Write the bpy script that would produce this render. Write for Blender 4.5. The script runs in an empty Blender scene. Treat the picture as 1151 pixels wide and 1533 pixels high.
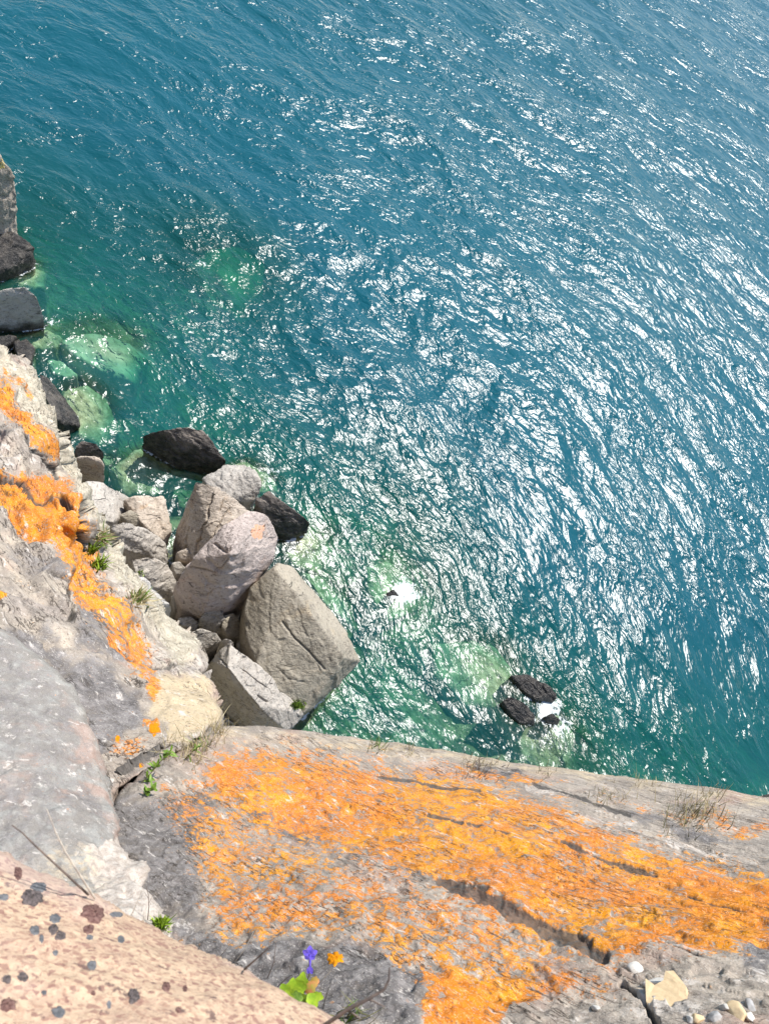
import bpy, bmesh, math, random
import numpy as np
from mathutils import Vector, Matrix
from mathutils.bvhtree import BVHTree

scene = bpy.context.scene
COL = scene.collection
random.seed(7)
RNG = np.random.RandomState(11)

# ------------------------------------------------------------------ camera
H = 14.0                       # metres above the water
DEP = math.radians(55.0)       # looks down at the foot of the cliff
ROLL = math.radians(33.0)
F = 1152.0                     # focal length in photo pixels (1151 x 1533)
CX, CY = 575.5, 766.5
right0 = np.array([1.0, 0, 0]); fwd = np.array([0, math.cos(DEP), -math.sin(DEP)])
up0 = np.array([0, math.sin(DEP), math.cos(DEP)])
XI = math.cos(ROLL) * right0 + math.sin(ROLL) * up0
YI = -math.sin(ROLL) * right0 + math.cos(ROLL) * up0
CAM = np.array([0, 0, H])
cam_data = bpy.data.cameras.new('camera')
cam = bpy.data.objects.new('camera', cam_data); COL.objects.link(cam)
m = Matrix(((XI[0], YI[0], -fwd[0], 0), (XI[1], YI[1], -fwd[1], 0), (XI[2], YI[2], -fwd[2], H), (0, 0, 0, 1)))
cam.matrix_world = m
cam_data.sensor_fit = 'HORIZONTAL'; cam_data.sensor_width = 36; cam_data.lens = 36.0 * F / 1151.0
cam_data.clip_start = 0.05; cam_data.clip_end = 12000
cam_data.dof.use_dof = True; cam_data.dof.focus_distance = 12.0; cam_data.dof.aperture_fstop = 26
scene.camera = cam

# ------------------------------------------------------------------ light
SUN_EL, SUN_AZ = math.radians(59), math.radians(7)     # azimuth from +Y towards +X
world = bpy.data.worlds.new('World'); scene.world = world; world.use_nodes = True
nt = world.node_tree; nt.nodes.clear()
sky = nt.nodes.new('ShaderNodeTexSky'); sky.sky_type = 'NISHITA'; sky.sun_disc = False
sky.sun_elevation = SUN_EL; sky.sun_rotation = SUN_AZ; sky.altitude = 450
sky.air_density = 1.0; sky.dust_density = 1.0; sky.ozone_density = 1.0
bg = nt.nodes.new('ShaderNodeBackground'); bg.inputs['Strength'].default_value = 0.15
out = nt.nodes.new('ShaderNodeOutputWorld')
nt.links.new(sky.outputs[0], bg.inputs[0]); nt.links.new(bg.outputs[0], out.inputs[0])
sl = bpy.data.lights.new('sun', 'SUN'); sl.energy = 5.0; sl.angle = math.radians(0.5); sl.color = (1.0, 0.965, 0.9)
so = bpy.data.objects.new('sun', sl); COL.objects.link(so)
sdir = Vector((math.cos(SUN_EL) * math.sin(SUN_AZ), math.cos(SUN_EL) * math.cos(SUN_AZ), math.sin(SUN_EL)))
so.rotation_euler = sdir.to_track_quat('Z', 'Y').to_euler(); so.location = sdir * 60
scene.view_settings.view_transform = 'Standard'; scene.view_settings.look = 'None'
scene.view_settings.gamma = 1.0; scene.view_settings.exposure = 0.5
scene.view_settings.use_curve_mapping = False
scene.cycles.max_bounces = 6; scene.cycles.transparent_max_bounces = 8
scene.cycles.caustics_reflective = False; scene.cycles.caustics_refractive = False

# ------------------------------------------------------------------ geometry helpers
def rays(px, py):
    px = np.asarray(px, float); py = np.asarray(py, float)
    d = fwd[None] * F + XI[None] * (px - CX).reshape(-1, 1) - YI[None] * (py - CY).reshape(-1, 1)
    return d / np.linalg.norm(d, axis=1, keepdims=True)
def at_d(px, py, d):
    return CAM + rays([px], [py])[0] * d
def at_z(px, py, z=0.0):
    r = rays([px], [py])[0]
    return CAM + r * ((z - H) / r[2])
def project(P):
    v = P - CAM; w = v @ fwd
    w = np.where(w < .01, .01, w)
    return CX + F * (v @ XI) / w, CY - F * (v @ YI) / w

# vectorised gradient noise
_perm = RNG.permutation(4096).astype(np.int64)
_perm = np.concatenate([_perm, _perm])
_g = RNG.normal(size=(4096, 3)); _g /= np.linalg.norm(_g, axis=1, keepdims=True)
def noise3(P):
    P = np.asarray(P, float); i = np.floor(P).astype(np.int64); f = P - i
    u = f * f * f * (f * (f * 6 - 15) + 10); res = 0
    for dx in (0, 1):
        for dy in (0, 1):
            for dz in (0, 1):
                h = _perm[(_perm[(_perm[(i[:, 0] + dx) & 4095] + i[:, 1] + dy) & 4095] + i[:, 2] + dz) & 4095]
                g = _g[h]
                dot = g[:, 0] * (f[:, 0] - dx) + g[:, 1] * (f[:, 1] - dy) + g[:, 2] * (f[:, 2] - dz)
                w = (u[:, 0] if dx else 1 - u[:, 0]) * (u[:, 1] if dy else 1 - u[:, 1]) * (u[:, 2] if dz else 1 - u[:, 2])
                res = res + w * dot
    return res * 1.5
def fbm(P, octv=4, gain=.5, lac=2.03):
    a = 1; s = 0; n = 0
    for k in range(octv):
        s = s + a * noise3(P + k * 17.3); n += a; a *= gain; P = P * lac
    return s / n
def ridged(P, octv=3):
    a = 1; s = 0; n = 0
    for k in range(octv):
        s = s + a * (1 - 2 * np.abs(noise3(P + k * 9.7))); n += a; a *= .5; P = P * 2.1
    return s / n
def facets(P, seed=0, tilt=.6, k=16.0):
    """broken-rock relief: every cell of a jittered lattice is a small tilted plane"""
    P = np.asarray(P, float); i0 = np.floor(P).astype(np.int64); L = []
    for dx in (-1, 0, 1):
        for dy in (-1, 0, 1):
            for dz in (-1, 0, 1):
                c = i0 + np.array([dx, dy, dz])
                h = _perm[(_perm[(_perm[(c[:, 0] + seed) & 4095] + c[:, 1]) & 4095] + c[:, 2]) & 4095]
                f = c + .5 + _g[h] * .55; r = P - f; d = (r * r).sum(1)
                h2 = _perm[h]; v = _g[h2][:, 0] * .5 + (r * _g[_perm[h2]]).sum(1) * tilt
                L.append((d, v))
    dm = np.min([d for d, _ in L], axis=0); ws = 0; val = 0
    for d, v in L:
        w = np.exp(-k * (d - dm)); ws = ws + w; val = val + w * v
    return val / ws
def sstep(a, b, x):
    t = np.clip((x - a) / (b - a), 0, 1); return t * t * (3 - 2 * t)

def poly_smooth(poly, n=8, jit=0.0, seed=1):
    P = np.array(poly, float); N = len(P); o = []
    for k in range(N):
        a, b, c, d = P[k - 1], P[k], P[(k + 1) % N], P[(k + 2) % N]
        for t in np.arange(n) / n:
            o.append(.5 * (2 * b + (c - a) * t + (2 * a - 5 * b + 4 * c - d) * t * t + (3 * b - a - 3 * c + d) * t ** 3))
    o = np.array(o)
    if jit:
        q = np.c_[o * .05, np.full(len(o), seed * 3.1)]
        o[:, 0] += jit * fbm(q, 3); o[:, 1] += jit * fbm(q + 50, 3)
    return o
def poly_sdf(X, Y, poly):
    """signed distance (positive inside) and nearest point"""
    A = poly; B = np.roll(poly, -1, axis=0)
    best = np.full(X.shape, 1e9); nx = X.copy(); ny = Y.copy(); ins = np.zeros(X.shape, bool)
    for (ax, ay), (bx, by) in zip(A, B):
        ex, ey = bx - ax, by - ay; L = ex * ex + ey * ey + 1e-9
        t = np.clip(((X - ax) * ex + (Y - ay) * ey) / L, 0, 1)
        qx, qy = ax + t * ex, ay + t * ey; d = (X - qx) ** 2 + (Y - qy) ** 2
        mk = d < best; best[mk] = d[mk]; nx[mk] = qx[mk]; ny[mk] = qy[mk]
        c = ((ay > Y) != (by > Y)) & (X < (bx - ax) * (Y - ay) / (by - ay + 1e-12) + ax)
        ins ^= c
    d = np.sqrt(best); return np.where(ins, d, -d), nx, ny
def line_dist(X, Y, pts):
    best = np.full(X.shape, 1e9)
    for (ax, ay), (bx, by) in zip(pts[:-1], pts[1:]):
        ex, ey = bx - ax, by - ay
        t = np.clip(((X - ax) * ex + (Y - ay) * ey) / (ex * ex + ey * ey), 0, 1)
        best = np.minimum(best, np.hypot(X - ax - t * ex, Y - ay - t * ey))
    return best
def tps(ctrl):
    C = np.array(ctrl, float); xy = C[:, :2] / 500.0; v = np.log(C[:, 2]); n = len(C)
    def U(r): return np.where(r > 1e-9, r * r * np.log(r + 1e-12), 0)
    K = U(np.linalg.norm(xy[:, None] - xy[None], axis=2)) + np.eye(n) * 2e-4
    Q = np.c_[np.ones(n), xy]; M = np.zeros((n + 3, n + 3)); M[:n, :n] = K; M[:n, n:] = Q; M[n:, :n] = Q.T
    w = np.linalg.solve(M, np.r_[v, 0, 0, 0])
    def f(X, Y):
        s = w[n] + w[n + 1] * X / 500 + w[n + 2] * Y / 500
        for k in range(n):
            s = s + w[k] * U(np.hypot(X / 500 - xy[k, 0], Y / 500 - xy[k, 1]))
        return np.exp(s)
    return f

def make_mesh(name, V, Fc, mat=None, smooth=True, attrs=None):
    V = np.asarray(V, np.float32); Fc = np.asarray(Fc, np.int32); k = Fc.shape[1]
    me = bpy.data.meshes.new(name)
    me.vertices.add(len(V)); me.vertices.foreach_set('co', V.ravel())
    me.loops.add(Fc.size); me.loops.foreach_set('vertex_index', Fc.ravel())
    me.polygons.add(len(Fc)); me.polygons.foreach_set('loop_start', np.arange(0, Fc.size, k, dtype=np.int32))
    me.polygons.foreach_set('use_smooth', np.full(len(Fc), smooth))
    if attrs:
        for an, (ty, data) in attrs.items():
            a = me.attributes.new(an, ty, 'POINT')
            if ty == 'FLOAT': a.data.foreach_set('value', np.asarray(data, np.float32).ravel())
            elif ty == 'FLOAT_VECTOR': a.data.foreach_set('vector', np.asarray(data, np.float32).ravel())
            else: a.data.foreach_set('color', np.c_[data, np.ones(len(data))].astype(np.float32).ravel())
    me.update(calc_edges=True); me.validate()
    if mat: me.materials.append(mat)
    return me
def link(name, me, parent=None, label=None, cat=None, group=None, kind=None, loc=None):
    o = bpy.data.objects.new(name, me); COL.objects.link(o)
    if parent: o.parent = parent
    if loc is not None: o.location = loc
    for k, v in (('label', label), ('category', cat), ('group', group), ('kind', kind)):
        if v: o[k] = v
    return o

# ------------------------------------------------------------------ node helpers
class NT:
    def __init__(s, name):
        s.m = bpy.data.materials.new(name); s.m.use_nodes = True; s.t = s.m.node_tree; s.t.nodes.clear()
    def n(s, ty, **kw):
        x = s.t.nodes.new(ty)
        for k, v in kw.items(): setattr(x, k, v)
        return x
    def put(s, sock, v):
        if isinstance(v, bpy.types.NodeSocket): s.t.links.new(v, sock)
        elif v is not None:
            if isinstance(v, tuple) and len(v) == 3 and len(sock.default_value) == 4: v = v + (1,)
            sock.default_value = v
    def math(s, op, a, b=None, c=None, clamp=False):
        x = s.n('ShaderNodeMath', operation=op, use_clamp=clamp)
        s.put(x.inputs[0], a)
        if b is not None: s.put(x.inputs[1], b)
        if c is not None: s.put(x.inputs[2], c)
        return x.outputs[0]
    def mix(s, f, a, b, mode='MIX'):
        x = s.n('ShaderNodeMix', data_type='RGBA', blend_type=mode)
        s.put(x.inputs[0], f); s.put(x.inputs[6], a); s.put(x.inputs[7], b); return x.outputs[2]
    def ramp(s, v, lo, hi, a=0.0, b=1.0, smooth=True):
        x = s.n('ShaderNodeMapRange', interpolation_type='SMOOTHSTEP' if smooth else 'LINEAR')
        s.put(x.inputs[0], v); s.put(x.inputs[1], lo); s.put(x.inputs[2], hi); s.put(x.inputs[3], a); s.put(x.inputs[4], b)
        return x.outputs[0]
    def noise(s, vec, scale, det=4, rough=.55, dist=0.0, out=0):
        x = s.n('ShaderNodeTexNoise'); s.put(x.inputs['Vector'], vec); x.inputs['Scale'].default_value = scale
        x.inputs['Detail'].default_value = det; x.inputs['Roughness'].default_value = rough
        x.inputs['Distortion'].default_value = dist; return x.outputs[out]
    def voro(s, vec, scale, feature='F1', out='Distance', rnd=1.0):
        x = s.n('ShaderNodeTexVoronoi', feature=feature); s.put(x.inputs['Vector'], vec)
        x.inputs['Scale'].default_value = scale; x.inputs['Randomness'].default_value = rnd; return x.outputs[out]
    def vmul(s, v, k, add=None):
        x = s.n('ShaderNodeVectorMath', operation='MULTIPLY'); s.put(x.inputs[0], v); x.inputs[1].default_value = k
        return x.outputs[0]
    def rot(s, v, eul):
        x = s.n('ShaderNodeMapping', vector_type='POINT'); s.put(x.inputs[0], v); x.inputs['Rotation'].default_value = eul
        return x.outputs[0]
    def attr(s, name, out):
        x = s.n('ShaderNodeAttribute'); x.attribute_name = name; return x.outputs[out]
    def sep(s, c):
        x = s.n('ShaderNodeSeparateColor'); s.put(x.inputs[0], c); return x.outputs
    def bump(s, h, dist, strength=1.0, nrm=None):
        x = s.n('ShaderNodeBump'); s.put(x.inputs['Height'], h); x.inputs['Distance'].default_value = dist
        x.inputs['Strength'].default_value = strength
        if nrm is not None: s.put(x.inputs['Normal'], nrm)
        return x.outputs[0]
    def principled(s, col, rough, nrm=None, spec=.3, sub=None):
        x = s.n('ShaderNodeBsdfPrincipled'); s.put(x.inputs['Base Color'], col); s.put(x.inputs['Roughness'], rough)
        s.put(x.inputs['Specular IOR Level'], spec)
        if nrm is not None: s.put(x.inputs['Normal'], nrm)
        o = s.n('ShaderNodeOutputMaterial'); s.t.links.new(x.outputs[0], o.inputs[0]); return x
    def pos(s): return s.n('ShaderNodeNewGeometry').outputs['Position']

def boulder_mat(name, base, alt, dark, speck=.5, strata=(0, 0, 0), wet=False, warm=(.42, .28, .14), warm_amt=.3, fscale=1.0):
    """weathered granite / gneiss; the band next to the water is wet and dark"""
    t = NT(name); p = t.pos(); ps = t.rot(p, strata); pst = t.vmul(ps, (1, 1, 4.5))
    n1 = t.noise(p, 1.1 * fscale, 5, .6); n2 = t.noise(p, 6 * fscale, 6, .65); n3 = t.noise(p, 34 * fscale, 4, .7); st = t.noise(pst, 3.2 * fscale, 6, .65, .4)
    c = t.mix(t.ramp(n1, .36, .64), base, alt)
    c = t.mix(t.math('MULTIPLY', t.ramp(st, .52, .72), .32), c, dark)
    c = t.mix(t.math('MULTIPLY', t.ramp(n2, .55, .75), .5), c, tuple(min(1, x * 1.35) for x in base))
    c = t.mix(t.math('MULTIPLY', t.ramp(t.noise(p, 2.3 * fscale, 5, .6, .8), .56, .72), warm_amt), c, warm)
    c = t.mix(t.math('MULTIPLY', t.ramp(n3, .54, .68), speck), c, dark)
    c = t.mix(t.math('MULTIPLY', t.ramp(t.noise(p, 60 * fscale, 3, .7), .56, .7), speck * .7), c, tuple(min(1, x * 1.6) for x in base))
    n5 = t.noise(p, 15 * fscale, 5, .75, .4)
    c = t.mix(t.math('MULTIPLY', t.ramp(n5, .56, .64), .75), c, tuple(x * .8 for x in dark))
    c = t.mix(t.math('MULTIPLY', t.ramp(n5, .44, .36), .45), c, tuple(min(1, x * 1.25) for x in base))
    c = t.mix(t.math('MULTIPLY', t.ramp(t.math('ABSOLUTE', t.math('SUBTRACT', st, .5)), .004, .014, 1, 0), t.ramp(n1, .46, .56)), c, tuple(x * .4 for x in dark))
    cr = t.voro(t.mix(.22, pst, t.noise(p, 2, 4, .6, 0, 1)), 1.15 * fscale, 'DISTANCE_TO_EDGE')
    crk = t.math('MULTIPLY', t.ramp(cr, 0.0, .012, 1, 0), t.ramp(t.noise(p, 1.6, 3), .56, .62))
    c = t.mix(t.math('MULTIPLY', crk, .75), c, tuple(x * .25 for x in dark))
    z = t.n('ShaderNodeSeparateXYZ'); t.put(z.inputs[0], p)
    w = t.ramp(t.math('ADD', z.outputs[2], t.math('MULTIPLY', t.math('SUBTRACT', t.noise(p, 2.5, 4), .5), 1.3 if wet else .45)), .12 + (.42 if wet else 0), .34 + (.62 if wet else 0), 1, 0)
    wetc = t.mix(t.ramp(n2, .4, .7), (.022, .020, .019), (.095, .082, .068))
    alg = t.ramp(z.outputs[2], -.02, -.16)
    under = t.mix(t.ramp(n2, .35, .68), (.27, .25, .13), (.62, .56, .36))
    c = t.mix(w, c, wetc)
    c = t.mix(alg, c, under)
    h = t.math('ADD', t.math('MULTIPLY', n2, .5), t.math('ADD', t.math('MULTIPLY', st, .28), t.math('ADD', t.math('MULTIPLY', n5, .35), t.math('MULTIPLY', n3, .2))))
    h = t.math('SUBTRACT', h, t.math('MULTIPLY', crk, .6))
    nb = t.bump(h, .09 / fscale, .9)
    t.principled(c, t.ramp(w, 0, 1, .9, .3), nb, .35)
    return t.m

def cliff_mat(name, tone_a, tone_b, dirv, scale=1.0, orange=(.62, .19, .018), yellow=(.70, .28, .012), stretch=5.0, fisk=.85):
    """lichened cliff rock. cm1: R orange lichen, G dark, B white; cm2: R ochre, G pale green, B deep crack"""
    t = NT(name); p = t.pos()
    a1 = t.sep(t.attr('cm1', 'Color')); a2 = t.sep(t.attr('cm2', 'Color'))
    gp = t.attr('grain', 'Vector')                   # coordinates laid along the strata
    g = t.noise(t.vmul(gp, (1, stretch, stretch)), 4.5 * scale, 7, .68, .3)
    g2 = t.noise(t.vmul(gp, (1, 1.5, 1.5)), 26 * scale, 6, .72)
    n1 = t.noise(p, 2.2 * scale, 6, .62, .3); n2 = t.noise(p, 13 * scale, 7, .68); n3 = t.noise(p, 75 * scale, 4, .7); n4 = t.noise(p, 190 * scale, 2, .6)
    c = t.mix(t.ramp(n1, .34, .66), tone_a, tone_b)
    c = t.mix(t.math('MULTIPLY', t.ramp(g, .44, .6, 1, 0), .55), c, (.17, .145, .125))
    c = t.mix(t.math('MULTIPLY', t.ramp(n2, .5, .68), .45), c, tuple(min(.85, x * 1.12) for x in tone_a))
    c = t.mix(t.math('MULTIPLY', t.ramp(t.noise(p, 1.4 * scale, 5, .6, 1.0), .52, .66), .4), c, (.40, .23, .17))
    def th(w, nz, soft=.13, k=.5):    # weight w against noise -> mask
        return t.ramp(t.math('ADD', w, t.math('MULTIPLY', t.math('SUBTRACT', nz, .5), 2.2 * k)), .5 - soft, .5 + soft)
    comb = t.math('ADD', t.math('MULTIPLY', n2, .55), t.math('MULTIPLY', n1, .45))
    fine = t.math('ADD', t.math('MULTIPLY', n2, .25), t.math('ADD', t.math('MULTIPLY', g2, .35), t.math('ADD', t.math('MULTIPLY', g, .15), t.math('MULTIPLY', n3, .25))))
    dk = th(a1[1], comb, .22, 1.0)
    darkc = t.mix(t.ramp(n2, .35, .66), (.085, .076, .074), (.235, .215, .205))
    c = t.mix(dk, c, darkc)
    wh = th(a1[2], comb, .12, 1.2)
    c = t.mix(wh, c, t.mix(t.ramp(t.math('ADD', t.math('MULTIPLY', n3, .4), t.math('MULTIPLY', n2, .6)), .38, .62), (.30, .25, .21), (.54, .48, .42)))
    c = t.mix(th(a2[0], comb, .25, .9), c, t.mix(n2, (.38, .29, .17), (.58, .47, .33)))
    c = t.mix(th(a2[1], fine, .2, 1.0), c, t.mix(t.ramp(n2, .35, .65), (.32, .28, .21), (.52, .46, .36)))
    om = th(a1[0], fine, .13, 2.3)
    oc = t.mix(t.ramp(n1, .4, .62), orange, yellow)
    oc = t.mix(t.ramp(n2, .3, .62), tuple(x * .72 for x in orange), oc)
    oc = t.mix(t.math('MULTIPLY', t.ramp(g2, .52, .66), .45), oc, (.74, .42, .17))
    c = t.mix(om, c, oc)
    wst = t.noise(t.vmul(gp, (1, stretch * 1.5, stretch * 1.5)), 6 * scale, 6, .75, .3)
    c = t.mix(t.math('MULTIPLY', t.ramp(wst, .58, .66), .75), c, (.58, .53, .48))
    sp = t.math('MULTIPLY', t.ramp(n3, .56, .66), .75)
    c = t.mix(sp, c, (.10, .085, .07))
    c = t.mix(t.math('MULTIPLY', t.ramp(n4, .55, .72), .35), c, (.75, .7, .62))
    pit = t.ramp(t.voro(t.vmul(gp, (1, 1.3, 1.3)), 22 * scale), .0, .16, 1, 0)
    pit = t.math('MULTIPLY', pit, t.ramp(n2, .5, .62))
    c = t.mix(t.math('MULTIPLY', pit, .7), c, (.07, .05, .04))
    ln = t.noise(t.vmul(gp, (1, stretch * 2.4, stretch * 2.4)), 3.2 * scale, 5, .6, .5)
    fis = t.math('MULTIPLY', t.ramp(t.math('ABSOLUTE', t.math('SUBTRACT', ln, .5)), .004, .018, 1, 0), t.ramp(t.noise(p, 3.1 * scale, 4, .6), .45, .56))
    c = t.mix(t.math('MULTIPLY', fis, fisk), c, (.05, .038, .03))
    ck = t.ramp(t.math('ADD', a2[2], t.math('MULTIPLY', t.math('SUBTRACT', n2, .5), .5)), .12, .5)
    c = t.mix(t.math('MULTIPLY', ck, .88), c, t.mix(n2, (.035, .032, .03), (.16, .145, .13)))
    h = t.math('ADD', t.math('MULTIPLY', g, .8), t.math('ADD', t.math('MULTIPLY', n2, .5), t.math('ADD', t.math('MULTIPLY', n3, .22), t.math('MULTIPLY', g2, .35))))
    h = t.math('ADD', h, t.math('MULTIPLY', om, .04)); h = t.math('SUBTRACT', t.math('SUBTRACT', h, t.math('MULTIPLY', pit, .3)), t.math('MULTIPLY', fis, .5 * fisk))
    nb = t.bump(h, .030 / scale, .65)
    t.principled(c, .92, nb, .15)
    return t.m

# ------------------------------------------------------------------ cliff masses
MASSES = {}
def unit(v): return v / np.linalg.norm(v)
def mass(name, poly, ctrl, step, mat_fn, disp, rw=14, rd=.12, skirt=(12, 13.5), paints=None, grain=(1, 0, 0), jit=5, seed=1, kind='structure', label=None, cat=None, cracks=()):
    pl = poly_smooth(poly, 6, jit, seed)
    x0, y0 = pl.min(0) - 2 * step; x1, y1 = pl.max(0) + 2 * step
    gx = np.arange(x0, x1, step); gy = np.arange(y0, y1, step)
    X, Y = np.meshgrid(gx, gy); nxg, nyg = len(gx), len(gy)
    X = X.ravel(); Y = Y.ravel(); S, NX, NY = poly_sdf(X, Y, pl)
    idx = np.arange(nxg * nyg).reshape(nyg, nxg)
    Q = np.c_[idx[:-1, :-1].ravel(), idx[1:, :-1].ravel(), idx[1:, 1:].ravel(), idx[:-1, 1:].ravel()]
    Q = Q[(S[Q] > .25 * step).any(1)]
    o = S < 0; X = np.where(o, NX, X); Y = np.where(o, NY, Y); S = np.maximum(S, 0)
    used = np.unique(Q); rm = np.full(nxg * nyg, -1); rm[used] = np.arange(len(used)); Q = rm[Q]
    X, Y, S = X[used], Y[used], S[used]
    D = tps(ctrl)(X, Y)
    tt = np.clip(1 - S / rw, 0, 1); D = D + rd * (1 - np.sqrt(np.clip(1 - tt * tt, 0, 1)))
    P = CAM + rays(X, Y) * D[:, None]
    # vertex normals
    def vn(P):
        a = P[Q[:, 2]] - P[Q[:, 0]]; b = P[Q[:, 3]] - P[Q[:, 1]]; fn = np.cross(a, b); N = np.zeros_like(P)
        for k in range(4): np.add.at(N, Q[:, k], fn)
        return N / (np.linalg.norm(N, axis=1, keepdims=True) + 1e-12)
    N = vn(P)
    s = np.sign(((CAM - P) * N).sum(1).mean())
    if s < 0: N = -N; Q = Q[:, ::-1]
    g1 = unit(np.array(grain, float)); nm = unit(N.mean(0)); g2 = unit(np.cross(nm, g1)); g3 = np.cross(g1, g2)
    G = np.c_[P @ g1, P @ g2, P @ g3]
    ck = np.zeros(len(X)); wob = fbm(P * 5 / max(.4, D.mean() * .4), 3)
    for pts, w, dep in cracks:
        d = line_dist(X + wob * 9, Y + wob * 9, pts) + w * .9 * fbm(P * 30, 3)
        k = sstep(w, w * .25, d); ck = np.maximum(ck, k); P = P - N * (dep * k)[:, None]
    P = P + N * disp(P, G, X, Y)[:, None]
    # painted weights (lichen, stains, rock tones, and shade in the slab's crevice corner)
    cm = np.zeros((len(X), 6)); wx = fbm(np.c_[X, Y, X * 0] * .022, 4) * 26; wy = fbm(np.c_[X, Y, X * 0] * .022 + 31, 4) * 26
    if paints:
        for ch, pp, feather, val in paints:
            q, _, _ = poly_sdf(X + wx, Y + wy, np.array(pp, float))
            w = sstep(-feather, feather, q); cm[:, ch] = cm[:, ch] * (1 - w) + val * w
    cm[:, 5] = np.maximum(cm[:, 5], ck)
    # sides going down from the outline
    e = {}
    for f in Q.tolist():
        for k in range(4):
            a, b = f[k], f[(k + 1) % 4]
            if a == b: continue
            if (b, a) in e: del e[(b, a)]
            else: e[(a, b)] = 1
    bv = sorted({a for ab in e for a in ab}); K, depth = skirt
    bi = {v: k for k, v in enumerate(bv)}; nb = len(bv); bP = P[bv]; V = [P]; n0 = len(P)
    floor_z = -1.6
    cen = P.mean(0)
    for k in range(1, K + 1):
        f = (k / K) ** 1.8; q = bP.copy(); dz = np.minimum(depth, bP[:, 2] - floor_z) * f
        q[:, 2] -= dz
        nz = np.c_[fbm(q * .8, 4), fbm(q * .8 + 40, 4)] * .35 * min(1, f * 3)
        inward = cen[:2] - bP[:, :2]; inward /= np.linalg.norm(inward, axis=1, keepdims=True) + 1e-9
        q[:, :2] += nz * depth / 13 + inward * (.25 * min(1, f * 4)) * depth / 13
        V.append(q)
    F2 = []
    for (a, b) in e:
        ia, ib = bi[a], bi[b]
        for k in range(K):
            ua = a if k == 0 else n0 + (k - 1) * nb + ia; ub = b if k == 0 else n0 + (k - 1) * nb + ib
            F2.append((ub, ua, n0 + k * nb + ia, n0 + k * nb + ib))
    V = np.concatenate(V); Fc = np.concatenate([Q, np.array(F2)])
    cmx = np.concatenate([cm] + [cm[bv]] * K); cmx[n0:, 0] *= .5
    Gx = np.c_[V @ g1, V @ g2, V @ g3]
    me = make_mesh(name, V, Fc, mat_fn, True, {'cm1': ('FLOAT_COLOR', cmx[:, :3]), 'cm2': ('FLOAT_COLOR', cmx[:, 3:]), 'grain': ('FLOAT_VECTOR', Gx)})
    MASSES[name] = BVHTree.FromPolygons([tuple(v) for v in P.tolist()], Q.tolist())
    return link(name, me, kind=kind, label=label, cat=cat)
def hit(px, py, names=None):
    best = None; r = Vector(rays([px], [py])[0])
    for k, b in MASSES.items():
        if names and k not in names: continue
        h = b.ray_cast(Vector(CAM), r)
        if h[0] is not None and (best is None or h[3] < best[2]): best = (h[0], h[1], h[3])
    if best is None: return None
    n = best[1]
    if n.dot(r) > 0: n = -n
    return best[0], n, best[2]

OR, DK, WH, OC, GR, CK = range(6)
# orange slab falling away below the camera
slab_ctrl = [(328, 1085, 3.5), (450, 1092, 3.5), (560, 1108, 3.5), (750, 1140, 3.45), (960, 1168, 3.4), (1151, 1195, 3.35), (1400, 1240, 3.3),
             (180, 1190, 2.95), (200, 1270, 2.55), (300, 1200, 2.85), (265, 1400, 2.05), (400, 1250, 2.62), (400, 1450, 1.8), (600, 1533, 1.55),
             (600, 1300, 2.3), (800, 1250, 2.62), (800, 1450, 1.82), (1151, 1350, 2.35), (1151, 1500, 1.72), (960, 1440, 1.86), (400, 1700, 1.3), (900, 1700, 1.3), (1300, 1700, 1.35), (1400, 1450, 2.0)]
def slab_disp(P, G, X, Y):
    s = np.c_[G[:, 0] * 1.0, G[:, 1] * 3.2, G[:, 2] * 3.2]
    d = .016 * ridged(s * 1.3, 3) + .010 * fbm(P * 5, 5) + .045 * fbm(P * 1.2, 2)
    w = P + .05 * np.c_[fbm(P * 9, 3), fbm(P * 9 + 7, 3), fbm(P * 9 + 14, 3)]
    gw = np.c_[w @ g1s, (w @ g2s) * 2.6, (w @ g3s) * 2.6]
    d += .008 * facets(gw * 4.2, 3, k=45) + .007 * facets(gw * 11, 9, k=40)
    rough = sstep(1200, 1420, Y) * sstep(1200, 700, X)
    d += .010 * rough * fbm(P * 26, 3) + .006 * rough * facets(P * 24, 5)
    d *= .25 + .75 * sstep(1085, 1200, Y - (X - 330) * .12)
    return d
A = at_d(660, 1325, 2.15); B = at_d(900, 1440, 1.88)
grain_slab = B - A
g1s = unit(grain_slab); g2s = unit(np.cross([-.47, .72, .51], g1s)); g3s = np.cross(g1s, g2s)
slab_mat = cliff_mat('orange_lichen_gneiss', (.42, .35, .28), (.31, .27, .23), None, 1.5, stretch=3.2)
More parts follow.
